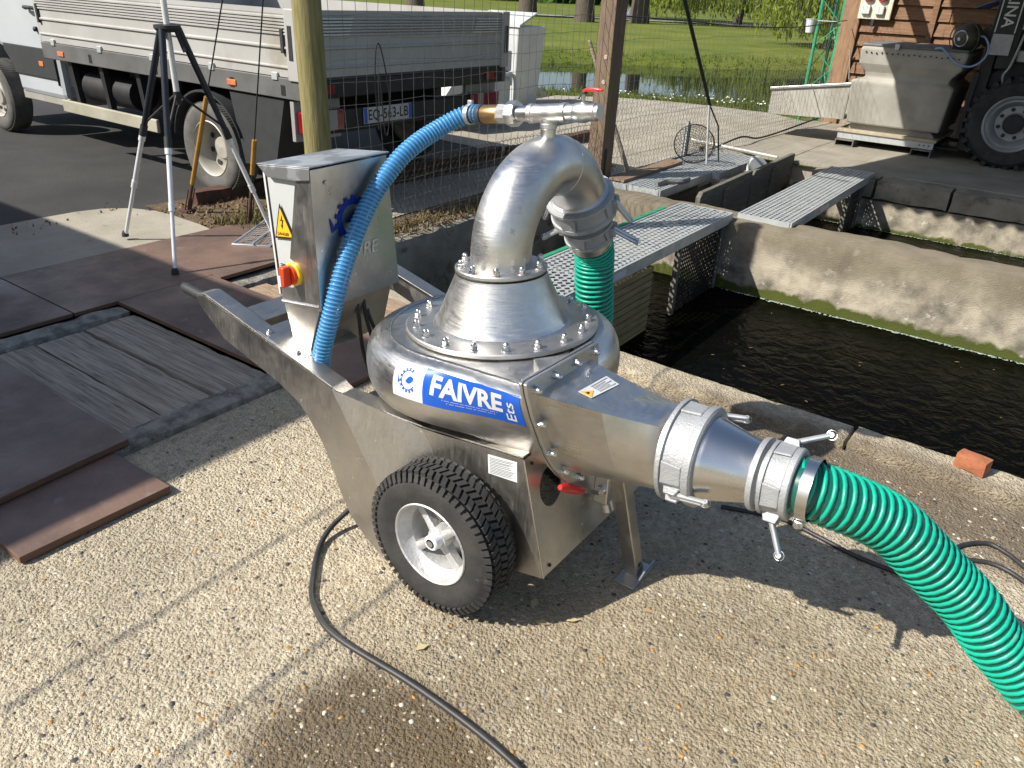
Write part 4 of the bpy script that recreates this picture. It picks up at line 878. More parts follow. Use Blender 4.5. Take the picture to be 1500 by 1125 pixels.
# --- control box with its stainless hood
bx0, bx1, by0, by1, bz0, bz1 = -.715, -.535, .14, .435, .712, 1.095
cbx = MB()
cbx.loft([[Vector(q) for q in ((bx0+.002, by0+.004, bz0-.012), (bx1-.002, by0+.004, bz0+.012), (bx1-.002, by1+.015, bz0+.002), (bx0+.002, by1+.015, bz0-.02))], [Vector(q) for q in ((bx0-.020, by0+.004, bz1-.02), (bx1-.004, by0+.004, bz1), (bx1-.004, by1-.02, bz1), (bx0-.020, by1-.02, bz1-.02))]])
ctl = cbx.build('control_box', CABW, pump, smooth=0, recalc=True, bevel=.003)
MB().prism([(bx0-.003, by0+.001, bz0-.006), (bx0+.004, by0+.001, bz0-.005), (bx0-.016, by0+.001, bz1-.02), (bx0-.0235, by0+.001, bz1-.02)], (0, .012, 0)).build('door_edge', WHITE, ctl, smooth=0, recalc=True)
MB().prism([(bx0+.0055, by0+.0012, bz0-.004), (bx0+.0085, by0+.0012, bz0-.004), (bx0-.0115, by0+.0012, bz1-.02), (bx0-.0145, by0+.0012, bz1-.02)], (0, .004, 0)).build('door_seal', BLACK, ctl, smooth=0, recalc=True)
# hood: side sheet with emblem, front wing, lid
hs = MB().prism([(bx1+.001, by0-.004, bz0-.01), (bx1+.001, by1+.025, bz0-.008), (bx1-.003, by1-.012, bz1+.008), (bx1-.003, by0-.004, bz1+.004)], (.004, 0, 0)).build('hood_side', STEELP, ctl, smooth=0, recalc=True, bevel=.0015)
wing = [(bx1+.005, bz0-.012), (bx1+.001, bz1+.004), (-.585, 1.07), (-.60, 1.05), (-.648, .832), (-.630, .826), (-.622, .80), (-.625, .765), (-.645, .745), (-.700, .738), (-.698, .69)]
MB().prism([(x, by0-.004, z) for x, z in wing], (0, .004, 0)).build('hood_front', STEELP, ctl, smooth=0, recalc=True, bevel=.0012)
lid = MB(); lid.prism([(bx0-.03, by0-.012, bz1-.012), (bx1+.008, by0-.012, bz1+.010), (bx1+.008, by1-.005, bz1+.014), (bx0-.03, by1-.005, bz1-.008)], (0, 0, .004))
lid.prism([(bx0-.028, by0-.012, bz1-.012), (bx1+.006, by0-.012, bz1+.010), (bx1+.004, by0-.012, bz1-.022), (-.60, by0-.012, bz1-.034), (bx0+.01, by0-.012, bz1-.04)], (0, .004, 0))
LIDM = mat('lid_galvanised', (.66, .67, .68), (.40, .41, .42), rough=.4, metal=.8, ns=9, nd=3, lo=.45, hi=.52)
lid.build('lid', LIDM, ctl, smooth=0, recalc=True, bevel=.002)
for y_, z_ in ((by0+.045, bz1-.035), (by1-.01, bz0+.035), (by0+.03, bz0+.05)): MB().cyl((bx1+.004, y_, z_), (bx1+.008, y_, z_), .006, 12).build('hood_bolt', STEELS, ctl)
def put_box(x, y): return Vector((bx1+.0058, .275+x*.066, .945+y*.066))
emblem(put_box, 'cog_emblem', LOGOB, ctl, a0=50, a1=345, r0=.62, r1=.84)
vs, fs = text_mesh('FAIVRE', .055, bold=.0006, shear=.1); MB().add([(bx1+.0058, .285+x, .845+y) for x, y, z in vs], fs).build('faded_lettering', mat('faded_print', (.50, .50, .49), (.40, .40, .39), rough=.6, ns=70, lo=.45, hi=.55), ctl, smooth=0)
# danger triangle, switch
dz = lambda x, z, l_: Vector((x, by0-.0005-l_, z))
tri = [(-.707, .880), (-.622, .892), (-.676, .985)]
ds = MB().prism([dz(x, z, 0) for x, z in tri], (0, -.0012, 0)).build('danger_sign', SIGNK, ctl, smooth=0, recalc=True)
cx_, cz_ = sum(q[0] for q in tri)/3, sum(q[1] for q in tri)/3
MB().prism([dz(cx_+(x-cx_)*.82, cz_+(z-cz_)*.82, .0013) for x, z in tri], (0, -.0006, 0)).build('sign_field', SIGNY, ds, smooth=0, recalc=True)
MB().add([dz(cx_+a_, cz_+b_+.012, .0024) for a_, b_ in ((.002, .026), (-.009, .004), (-.001, .006), (-.005, -.008), (-.008, -.006), (-.002, -.018), (.003, -.005), (0, -.007), (.006, .010), (-.001, .009))], [(0,1,2,9),(2,8,9),(2,3,7,8),(3,4,5),(3,5,7),(5,6,7)]).build('bolt_symbol', SIGNK, ds, smooth=0)
vs, fs = text_mesh('DANGER', .0125, bold=.0003); MB().add([dz(cx_+x, cz_-.020+y+.1*x, .0024) for x, y, z in vs], fs).build('sign_lettering', SIGNK, ds, smooth=0)
sx_, sz_ = -.632, .790
sw = MB().lathe([(0, 0), (.034, 0), (.034, .010), (.031, .013), (0, .013)], (sx_, by0-.003, sz_), (0, -1, 0), 36).build('main_switch', YELLOW, ctl, recalc=True)
MB().lathe([(0, .012), (.0275, .012), (.026, .022), (0, .022)], (sx_, by0-.003, sz_), (0, -1, 0), 32).build('switch_disc', SWR, sw, recalc=True)
MB().box((sx_-.012, by0-.052, sz_-.030), (sx_+.010, by0-.024, sz_+.030)).build('switch_grip', SWR, sw, bevel=.005)
MB().box((sx_-.0125, by0-.0535, sz_-.028), (sx_-.003, by0-.0525, sz_+.004)).build('switch_mark', SIGNW, sw, smooth=0)
for k in range(3): MB().box((-.697, by0-.0008, .792+.006*k), (-.668, by0+.003, .7935+.006*k)).build('engraved_line', GREYP, ctl, smooth=0)
# neck between control box and trolley, base plate with bolts
MB().loft([[Vector(q) for q in ((-.70, by0, .694), (-.537, by0, .715), (-.537, by1, .715), (-.70, by1, .694))], [Vector(q) for q in ((-.650, .130, .548), (-.590, .130, .540), (-.590, .44, .540), (-.650, .44, .548))]]).build('neck', STEELP, ctl, smooth=0, recalc=True, bevel=.002)
MB().prism([(-.74, YP0+.005, .599), (-.56, YP0+.005, .556), (-.56, .30, .556), (-.74, .30, .599)], (0, 0, .005)).build('base_plate', STEELP, ctl, smooth=0, recalc=True, bevel=.002)
for x_, z_ in ((-.715, .600), (-.59, .570)):
    b = MB().lathe([(.012, 0), (.012, .002), (.009, .002), (.009, .008), (.005, .009), (.005, .013), (0, .013)], (x_, YP0+.03, z_-.004), (.23, 0, 1), 12).build('bolt', STEELS, ctl, recalc=True)
edge_weld((-.70, by0-.003, .692), (-.537, by0-.003, .713), .004)
for k, (x_, y_) in enumerate(((-.56, .30), (-.555, .325), (-.57, .35))):
    MB().tube(bez([(x_, y_, .715), (x_+.01, y_, .62), (x_+.02+.03*k, y_, .52), (x_+.03+.05*k, y_+.02, .42)], 6), .006, 8).build('control_cable', CABLE, ctl)
# ================================================================ HOSES, CABLES, SMALL THINGS ON THE APRON
PO = Vector((PX, PY, 0))
def helix(path, r, pitch, per=22):
    P_ = resample(path, .008); out = []; ref = None; ang = 0.
    for i in range(len(P_)-1):
        t = (P_[i+1]-P_[i]); L = t.length; t = t.normalized()
        if ref is None: ref = t.orthogonal().normalized()
        ref = (ref-t*ref.dot(t)).normalized(); bi = t.cross(ref); k = max(2, int(per*L/pitch))
        for j in range(k):
            f = j/k; a = ang+2*math.pi*L*f/pitch; out.append(P_[i].lerp(P_[i+1], f)+(ref*math.cos(a)+bi*math.sin(a))*r)
        ang += 2*math.pi*L/pitch
    return out
def ribbed_hose(name, label, path, r, pitch, rr, m1, m2, per=22):
    path = [Vector(p)+MN.noise_vector(Vector(p)*7)*(.006 if 3 < i < len(path)-3 else 0) for i, p in enumerate(path)]
    t = thing(name, label, 'hose', tuple(path[0])); o = Vector(path[0]); path = [Vector(p)-o for p in path]
    MB().tube(resample(path, .012), r, 24).build('hose_wall', m1, t, smooth=60)
    MB().tube(helix(path, r+.0005, pitch, per), rr, 6).build('spiral_rib', m2, t, smooth=80)
    return t, path
# foreground suction hose: coupler, clamp, ribbed hose down to the apron
hs = PO+NB+NAX*.235
gh = bez([hs, hs+NAX*.06, (-.105, 1.672, .512), (-.01, 1.725, .425), (.10, 1.78, .315), (.22, 1.825, .185), (.34, 1.835, .095), (.52, 1.80, .078), (.85, 1.68, .078), (1.3, 1.45, .078)], 10)
hose, hp_ = ribbed_hose('suction_hose', 'thick bright green ribbed hose leading from the pump outlet across the apron', [hs+NAX*.045]+gh[6:],   .0655, .0225, .0057, GREENH, GREENR)
hb = hs-Vector(hose.location)
camlock(hose, hb, NAX, .070, .066, [((.15, -.6, -1), 62), ((0, .6, 1), 28)], wide=1.24)
MB().lathe([(.060, .06), (.0685, .062), (.0685, .10), (.060, .10)], hb, NAX, 40).build('hose_tail', GREENH, hose, recalc=True)
MB().lathe([(.0725, .082), (.0745, .082), (.0745, .106), (.0725, .106)], hb+NAX*0, NAX, 48).build('hose_clamp', STEELS, hose, recalc=True)
cl_ = hb+NAX*.094+Vector((0, -.035, -.072)); MB().box((-.011, -.012, -.009), (.011, .012, .009), T=Matrix.Translation(cl_)).build('clamp_bolt_housing', STEEL, hose, bevel=.003)
MB().cyl(cl_+Vector((0, -.012, 0)), cl_+Vector((0, -.02, 0)), .006, 10).build('clamp_bolt', STEELS, hose)
# delivery hose behind the pump
h0 = PO+HE; dh = bez([h0-ED*.02, h0+ED*.07, h0+ED*.14+Vector((0, -.01, -.06)), (h0.x-.02, h0.y+.11, .42), (h0.x-.09, h0.y+.10, .22), (h0.x-.22, h0.y+.14, .085), (h0.x-.42, h0.y+.30, .075), (h0.x-.50, h0.y+.60, .08), (h0.x-.52, h0.y+.86, .10), (h0.x-.52, h0.y+1.02, .05), (h0.x-.52, h0.y+1.10, -.2), (h0.x-.52, h0.y+1.14, -.75)], 10)
dl, _ = ribbed_hose('delivery_hose', 'green ribbed hose hanging from the elbow pipe behind the pump', dh, .062, .0165, .0052, GREENH, GREENR, 18)
MB().lathe([(.064, -.01), (.068, -.01), (.068, .016), (.064, .016)], ED*.035, ED, 40).build('hose_clamp', STEEL, dl, recalc=True)
# blue priming hose
b0 = PO+TC-UX*.262
bh = bez([b0+UX*.02, b0-UX*.03, PO+Vector((-.452, .555, 1.172)), PO+Vector((-.478, .449, 1.119)), PO+Vector((-.490, .373, 1.054)), PO+Vector((-.495, .301, .977)), PO+Vector((-.495, .237, .891)), PO+Vector((-.495, .185, .794)), PO+Vector((-.503, .150, .698)), PO+Vector((-.520, .132, .614)), PO+Vector((-.540, .130, .542)), PO+Vector((-.555, .14, .46)), PO+Vector((-.56, .18, .38))], 10)
bl, _ = ribbed_hose('priming_hose', 'blue ribbed hose arching from the brass fitting down into the trolley', bh, .0235, .0118, .0034, BLUEH, BLUER, 18)
MB().lathe([(.0262, -.007), (.0285, -.007), (.0285, .007), (.0262, .007)], b0-UX*.012-Vector(bl.location), UX, 28).build('hose_clamp', ALUM, bl, recalc=True)
MB().box((-.008, -.006, 0), (.008, .006, .014), T=Matrix.Translation(b0-UX*.012-Vector(bl.location)+Vector((0, 0, .026)))).build('clamp_screw', ALUM, bl, bevel=.002)
# cables on the ground
def cable(label, pts, r=.0085, name='power_cable'):
    return tag(MB().tube(bez(pts, 8), r, 10).build(name, CABLE, smooth=80), label, 'cable')
cable('black cable curling out from under the trolley across the pale concrete', [(-1.35, 1.75, .30), (-1.42, 1.60, .20), (-1.50, 1.42, .10), (-1.53, 1.25, .02), (-1.40, 1.08, .009), (-1.30, 1.012, .009), (-1.185, .985, .009), (-.95, .993, .009), (-.75, .986, .009), (-.60, .968, .009), (-.40, .93, .009), (.1, .9, .009)])
cable('thin black cable lying behind the green suction hose', [(-.62, 2.20, .008), (-.44, 2.262, .008), (-.30, 2.245, .008), (-.166, 2.222, .008), (.0, 2.236, .008), (.07, 2.33, .008), (.067, 2.47, .008), (.14, 2.565, .008), (.20, 2.555, .008), (.27, 2.50, .008), (.5, 2.3, .008), (.9, 2.25, .008)], .0075)
cable('thin black cable looping beside the kerb under the green hose', [(.9, 2.1, .008), (.5, 2.2, .008), (.30, 2.40, .008), (.2, 2.46, .008), (.12, 2.44, .008), (.03, 2.36, .008), (-.02, 2.30, .008)], .0075)
# brick on the kerb
bk = rough_box((-.055, -.033, 0), (.055, .033, .062), .02, .0022, .001); 
o = tag(bk.build('brick', BRICK, smooth=60, loc=(.035, 2.985, .034), rot=(0, 0, R(-14))), 'single red brick lying on the kerb beside the water', 'brick')
# dry leaves and debris near the wheel
lf_ = MB()
for x, y in ((-.905, 1.33), (-.86, 1.42), (-.80, 1.37), (-1.0, 1.10), (-1.86, 1.95), (-.74, 1.43)):
    a = random.random()*6; c_, s_ = math.cos(a), math.sin(a); L = .014+.012*random.random()
    lf_.add([(x+c_*L, y+s_*L, .004), (x-s_*L*.5, y+c_*L*.5, .010), (x-c_*L, y-s_*L, .005), (x+s_*L*.5, y-c_*L*.5, .008)], [(0,1,2,3)])
tag(lf_.build('leaf_litter', mat('straw_leaf', (.50, .42, .24), (.42, .34, .18), rough=.8, ns=9)), 'scattered straw-coloured dead leaves around the pump wheel', 'leaves', kind='stuff')
# ================================================================ LEFT BACKGROUND: tripod, stays, posts, nets
ap_ = Vector((-4.20, 2.64, 1.285))
tp = thing('tripod', 'surveyor tripod with black upper and silver lower legs standing on the brown panel', 'tripod', (ap_.x, ap_.y, 0))
def leg_(foot, hd):
    f = Vector(foot)-Vector((ap_.x, ap_.y, 0)); a = Vector((0, 0, 1.285))+hd; d = f-a
    L_ = MB().tube([a, a+d*.47], [.019, .017], 12).build('leg', mat('tripod_black', (.014, .016, .026), (.02, .022, .032), rough=.35, ns=9), tp)
    MB().tube([a+d*.43, a+d*.475], .0215, 14).build('leg_clamp', BLACK, L_)
    MB().tube([a+d*.475, a+d*.50], .020, 14).build('clamp_sleeve', SILVER, L_); MB().tube([a+d*.475, a+d*.73], .0145, 12).build('middle_tube', SILVER, L_); MB().tube([a+d*.70, a+d*.735], .0175, 12).build('clamp_sleeve', SILVER, L_)
    MB().tube([a+d*.735, a+d*.985], .0115, 12).build('lower_tube', SILVER, L_); MB().lathe([(0, 0), (.022, 0), (.020, .02), (.013, .035), (0, .035)], f, (0, 0, 1), 14).build('rubber_foot', BLACK, L_)
    return a+d*.42
ends = [leg_((-4.774, 2.496, .027), Vector((-.045, -.01, -.01))), leg_((-3.925, 2.295, .027), Vector((.02, -.045, -.01))), leg_((-4.02, 3.08, .027), Vector((.03, .045, -.01)))]
MB().lathe([(0, -.03), (.055, -.03), (.07, -.012), (.07, .004), (.04, .008), (0, .008)], (0, 0, 1.285), (0, 0, 1), 24).build('head', BLACK, tp, recalc=True)
MB().tube([(0, 0, .93), (0, 0, 2.0)], .0165, 14).build('centre_column', SILVER, tp); MB().tube([(0, 0, .88), (0, 0, .95)], .02, 12).build('column_foot', BLACK, tp)
MB().tube([(0.05, .02, 1.26), (.09, .03, 1.16)], .012, 8).build('clamp_knob', BLACK, tp)
for e in ends: MB().tube([(0, 0, .94), e], .007, 8).build('spreader_arm', BLACK, tp)
def stay(base, top, s0, s1, label):
    b = Vector(base); t_ = Vector(top)-b; L = t_.length; d = t_/L; g_ = thing('stay_wire', label, 'stay wire', base, group='stay wires of the tall round post')
    MB().tube([d*.12, d*L], .0045, 6).build('wire', DARK, g_); MB().tube([d*s0, d*s1], .016, 10).build('protective_sleeve', YSLEEVE, g_)
    MB().tube([d*.10, d*.26], .012, 8).build('turnbuckle', RUST, g_); MB().tube([(0, 0, -.05), d*.13], .014, 8).build('anchor_rod', RUST, g_)
    MB().box((-.05, -.04, 0), (.05, .04, .02)).build('anchor_plate', RUST, g_, bevel=.003)
    for k in (-1, 1): MB().tube([d*.2+Vector((0, .025*k, 0)), Vector((0, .025*k, 0))], .005, 6).build('shackle', RUST, g_)
stay((-5.107, 3.16, 0), (-3.74, 3.19, 2.85), .24, .92, 'thin stay wire with a long ochre sleeve anchored beside the rusty beam')
stay((-4.516, 3.244, 0), (-3.72, 3.22, 2.9), .38, .62, 'thin stay wire with a short ochre sleeve anchored on the sunlit brown panel')
rp = MB(); pts = [Vector((.03*math.sin(k*.7)*.3, .0, -.1+.25*k)) for k in range(13)]; rp.tube(pts, [.083-.0006*k+.002*math.sin(k*1.3) for k in range(13)], 24)
tag(rp.build('round_post', WOODR, loc=(-3.67, 3.17, 0), smooth=60), 'tall greenish round timber post behind the control box', 'post')
sp_ = thing('square_post', 'brown square timber post at the corner of the netting', 'post', (-3.52, 6.36, 0), R(0))
MB().box((-.075, -.10, -.1), (.075, .10, 2.82)).build('timber', WOODP, sp_, bevel=.006)
for z in (.86, 1.06): MB().lathe([(.02, 0), (.017, .004), (.006, .005), (0, .003)], (.02, -.1005, z), (0, -1, 0), 16).build('knot', mat('pale_wood', (.42, .33, .26), (.36, .27, .2), rough=.8, ns=9), sp_)
MB().box((.076, -.06, .02), (.082, -.02, .30)).build('iron_strap', DARK, sp_, bevel=.002)
# wire netting between the posts
def net(name, label, a, b, h, du, dz, r, m, sag=.015, seed=0, skirt=None, pin=0.):
    a = Vector(a); b = Vector(b); L = (b-a).length; d = (b-a)/L; nrm = Vector((-d.y, d.x, 0)); t = thing(name, label, 'netting', tuple(a))
    nu, nz_ = int(L/du), int(h/dz)
    def P_(u, z):
        q = Vector((u*2.2+seed, z*2.2, seed)); v = MN.noise_vector(q)*sag+MN.noise_vector(Vector((u*9+seed, z*9, 3)))*sag*.35
        bow = pin*math.sin(math.pi*u/L)*(1-z/h)
        return d*(u+v.x*.7)+nrm*(v.y+bow)+Vector((0, 0, z+v.z*.7))
    sg = []
    for i in range(nu+1):
        for j in range(nz_): sg.append((P_(du*i, dz*j), P_(du*i, dz*(j+1))))
    sg = list(sg)
    for j in range(nz_+1):
        for i in range(nu): sg.append((P_(du*i, dz*j), P_(du*(i+1), dz*j)))
    tag(MB().strands(sg, r).build('wire_mesh', m, t, smooth=0), kind='stuff')
    if skirt:
        c = skirt[0]; hs_ = skirt[1]; sg = []; ni, nj = int(L/c), int(hs_/(c*.8))
        def Q(u, z): v = MN.noise_vector(Vector((u*5, z*5, 9+seed)))*.008; return d*(u+v.x)+nrm*(v.y-.02)+Vector((0, 0, max(.002, z+v.z)))
        for j in range(nj):
            for i in range(ni):
                o_ = (j % 2)*.5; u0, z0 = c*(i+o_), c*.8*j
                sg += [(Q(u0, z0), Q(u0, z0+c*.45)), (Q(u0, z0+c*.45), Q(u0+c*.5, z0+c*.8)), (Q(u0, z0+c*.45), Q(u0-c*.5, z0+c*.8))]
        tag(tag(MB().strands(sg, r*.8).build('hexagonal_mesh', NETD, t, smooth=0), kind='stuff'), kind='stuff')
    return t
net('wire_netting', 'sagging grey wire netting hung between the round and the square post', (-3.63, 3.27, 0), (-3.56, 6.28, 0), 2.6, .098, .125, .0021, NETM, .028, 1, (.05, .55))
net('bird_netting', 'dark fine netting running from the square post to the barn', (-3.50, 6.47, 0), (-3.12, 12.2, 0), 2.6, .085, .17, .0016, NETM, .03, 5, (.06, .75), pin=.0)
tag(MB().tube(bez([(-3.46, 6.5, .02), (-3.42, 7.6, .03), (-3.4, 8.7, .015), (-3.28, 9.3, .10), (-3.25, 9.9, .03), (-3.2, 11, .05), (-3.1, 12.2, .12)], 8), .011, 6).build('net_edge_rope', NETD), 'dark rope weighting the lower edge of the fine netting', 'rope')
tag(MB().tube(bez([(-3.5, 6.47, 1.38), (-3.4, 7.6, 1.345), (-3.35, 9, 1.29), (-3.2, 10.5, 1.285), (-3.1, 12.2, 1.36)], 8), .006, 6).build('net_support_wire', NETD), 'dark slack wire strung along the fine netting', 'wire')
# bent wire hook hanging on the netting
tag(MB().tube(bez([(-3.60, 3.62, .72), (-3.60, 3.60, 1.0), (-3.60, 3.62, 1.2), (-3.60, 3.66, 1.18), (-3.60, 3.72, .92), (-3.60, 3.70, .70), (-3.60, 3.67, .72), (-3.60, 3.64, 1.05)], 6), .004, 6).build('wire_hook', DARK), 'bent dark wire hook hanging on the netting beside the round post', 'hook')
# landing net standing on the gratings
ln = thing('landing_net', 'landing net with a long black pole standing on the gratings', 'landing net', (-3.03, 7.72, .02))
MB().tube([(0, -.15, .60), (0, -1.15, 1.6), (0, -1.75, 2.2)], .017, 12).build('pole', BLACK, ln); MB().tube([(0, 0, .02), (0, -.10, .36), (0, -.17, .62)], .011, 10).build('white_ferrule', WHITE, ln); MB().tube([(.10, .06, .05), (.06, -.0, .40), (0, -.15, .60)], .008, 8).build('brace', BLACK, ln)
hoop = [Vector((-.16+.19*math.cos(t), -.02+.05*math.sin(t)*0+.06*math.cos(t), .20+.19*math.sin(t))) for t in np.linspace(0, 2*math.pi, 29)[:-1]]
MB().tube(hoop, .006, 6, closed=True).build('hoop', DARK, ln)
sg = []; hc = Vector((-.16, -.02, .18))
bag = [[hc+(p-hc)*math.cos(k*.26)+Vector((.02, .20, -.05))*math.sin(k*.26)+MN.noise_vector(p*20+Vector((k, 0, 0)))*.012 for p in hoop] for k in range(7)]
for k in range(6):
    for i in range(28): sg += [(bag[k][i], bag[k+1][(i+1) % 28]), (bag[k][i], bag[k+1][i-1])]
MB().strands(sg, .0022).build('net_bag', mat('brown_twine', (.10, .08, .06), (.07, .06, .045), rough=.9, ns=9), ln, smooth=0)
tag(MB().tube([(-3.41, 6.74, .03), (-3.60, 6.57, .62), (-3.77, 6.42, 1.17)], [.024, .021, .016], 10).build('wooden_stick', WOODG), 'pale wooden stick leaning on the square post', 'stick')
tag(rough_box((-3.40, 6.34, .026), (-3.24, 7.62, .055), .1, .002, .003).build('loose_board', mat('warm_plank', (.30, .21, .14), (.20, .14, .09), rough=.85, ns=7, stretch=(9, 1.2, 9), bump=.4, bs=16), smooth=60), 'loose brown board lying on the gratings by the square post', 'board')
wp = MB().tube([(-3.79, 9.06, .03), (-2.62, 8.70, .04)], .013, 10); tag(wp.build('white_pole', WHITE), 'thin white pole lying across the end of the gratings', 'pole')
ci = thing('steel_channel', 'short upright galvanised channel iron with bolt holes behind the landing net', 'bracket', (-3.44, 8.05, .02))
MB().prism([(0, -.045, 0), (0, .045, 0), (.03, .045, 0), (.03, .039, 0), (.006, .039, 0), (.006, -.039, 0), (.03, -.039, 0), (.03, -.045, 0)], (0, 0, .36)).build('profile', GALV, ci, smooth=0, recalc=True)
for z in (.1, .2, .3): MB().cyl((.006, 0, z), (.0075, 0, z), .014, 12).build('bolt_hole', DARK, ci)
MB().cyl((-.0, -.05, .02), (-.0, -.05, .30), .01, 8).build('rod', GALV, ci)
tag(MB().lathe([(0, .012), (.14, .012), (.155, .0), (.16, .004), (.145, .02), (0, .022)], (-2.60, 8.05, -.02), (.75, -.35, .35), 32).build('white_dish', WHITE, recalc=True), 'white round plastic dish behind the wooden weir board', 'dish')
gv = MB(); gv.tube(bez([(-2.98, 6.45, .035), (-2.95, 6.62, .05), (-2.86, 6.72, .045), (-2.85, 6.9, .04)], 5), [.03]*15+[.012], 8); tag(gv.build('work_glove', mat('grey_cloth', (.24, .25, .24), (.17, .18, .17), rough=.9, ns=20, bump=.3)), 'crumpled grey rag lying on the gratings', 'rag')
# aluminium scoop with blue handle beside the control box
so_ = thing('mesh_scoop', 'aluminium mesh scoop with blue grip lying on the brown panel', 'scoop', (-4.02, 3.0, .03))
A_, B_, C_ = Vector((-.13, -.16, .0)), Vector((-.19, .2, .10)), Vector((.07, -.03, .0)); D_ = Vector((.05, .20, .12))
MB().tube([A_, B_, D_, C_, A_], .009, 8).build('frame', ALUM, so_); sg = [(A_.lerp(B_, k/16), C_.lerp(D_, k/16)) for k in range(17)]+[(A_.lerp(C_, k/12), B_.lerp(D_, k/12)) for k in range(13)]
MB().strands(sg, .0015).build('mesh', GALV, so_, smooth=0); MB().tube([(A_+C_)/2+Vector((.02, .0, .015)), (B_+D_)/2+Vector((.02, 0, .0))], .008, 8).build('spine', ALUM, so_)
MB().tube([C_.lerp(D_, .55)+Vector((0, 0, -.02)), C_.lerp(D_, .55)+Vector((.14, .03, .10))], .017, 10).build('grip', mat('blue_plastic', (.02, .14, .60), (.02, .12, .52), rough=.35, ns=9), so_)
# ================================================================ TRUCK
tk = thing('dropside_truck', 'white dropside truck with ribbed aluminium sides parked on the asphalt', 'truck', (-6.0, 4.76, 0))
TB = lambda lo, hi, m, name, bev=.006, par=None: MB().box(lo, hi).build(name, m, par or tk, bevel=bev)
NY, FY_ = -1.165, 1.165
def ribprof():
    pr = [(0, .95), (0, 1.00), (-.012, 1.008), (-.012, 1.015), (0, 1.022), (0, 1.12), (-.014, 1.128), (-.014, 1.138), (-.002, 1.146), (-.002, 1.205)]
    z = 1.212
    for k in range(6): pr += [(-.014, z), (-.014, z+.010), (0, z+.014), (0, z+.019)]; z += .0195
    return pr+[(-.004, 1.335), (-.004, 1.365), (.03, 1.365), (.03, .95)]
PR = ribprof()
# side profile: offsets are outward of the bed; near side looks towards -y
ds_ = MB().prism([(-1.70, NY+.02+o_*1., z) for o_, z in PR], (3.30, 0, 0)).build('dropside', DROPS, tk, smooth=0, recalc=True)
MB().prism([(-1.70, FY_-.02-o_, z) for o_, z in PR], (3.30, 0, 0)).build('dropside', DROPS, tk, smooth=0, recalc=True)
tg = MB().prism([(1.70-o_, NY+.10, z) for o_, z in PR], (0, 2.13, 0)).build('tailgate', DROPS, tk, smooth=0, recalc=True)
for y0, y1 in ((NY+.16, NY+.50), (FY_-.50, FY_-.16)):
    for k in range(6): MB().box((1.716, y0+.01*k, 1.212+.0195*k), (1.7195, y1-.008*(5-k), 1.222+.0195*k)).build('reflective_rib', WHITE, tg, smooth=0)
for x in (-1.5, -.75, 0., .75, 1.45): MB().box((x-.03, NY+.002, .925), (x+.03, NY+.022, .975)).build('hinge', GALV, ds_, bevel=.004)
for x in (-1.66, 1.56): MB().box((x-.015, NY-.002, 1.10), (x+.015, NY+.02, 1.25)).build('latch', GREYP, ds_, bevel=.004)
MB().tube(bez([(1.3, -.3, .70), (1.0, -.25, .55), (.6, -.2, .62), (-.2, -.3, .50), (-1.0, -.2, .62)], 5), .018, 8).build('brake_line', DARK, tk); MB().cyl((-1.3, -.95, .60), (-.55, -.95, .60), .13, 20).build('air_reservoir', DARK, tk)
MB().box((-1.74, NY+.02, .95), (-1.70, FY_-.02, 1.50)).build('headboard', DROPS, tk, bevel=.005)
for y0 in (NY-.004, FY_-.10):
    cp = TB((1.60, y0, .93), (1.715, y0+.104, 1.37), DROPS, 'corner_post', .008); 
    MB().box((1.7152, y0+.035, 1.05), (1.722, y0+.075, 1.26)).build('latch_recess', BLACK, cp, bevel=.003); MB().box((1.63, y0-.003, 1.06), (1.67, y0-.0005, 1.27)).build('latch_recess', BLACK, cp, bevel=.001)
TB((-1.72, NY+.05, .90), (1.68, FY_-.05, .952), mat('bed_floor', (.12, .115, .11), (.09, .085, .08), rough=.8, ns=5), 'bed_floor')
TB((-1.72, NY+.01, .81), (1.70, NY+.06, .945), mat('grey_rail', (.12, .12, .118), (.085, .085, .083), rough=.6, ns=4), 'side_rail'); TB((-1.72, FY_-.06, .81), (1.70, FY_-.01, .945), MT['grey_rail'], 'side_rail'); TB((1.64, NY+.06, .81), (1.69, FY_-.06, .93), DARK, 'rear_rail')
for x in (-.95, .0, .95, 1.5): TB((x, NY+.03, .83), (x+.05, NY+.009, .90), DARK, 'rope_hook', .002)
for y in (-.38, .30): TB((-4.0, y, .58), (1.62, y+.08, .80), DARK, 'chassis_beam')
TB((-.2, -.9, .45), (.55, .9, .56), DARK, 'rear_axle', .02)
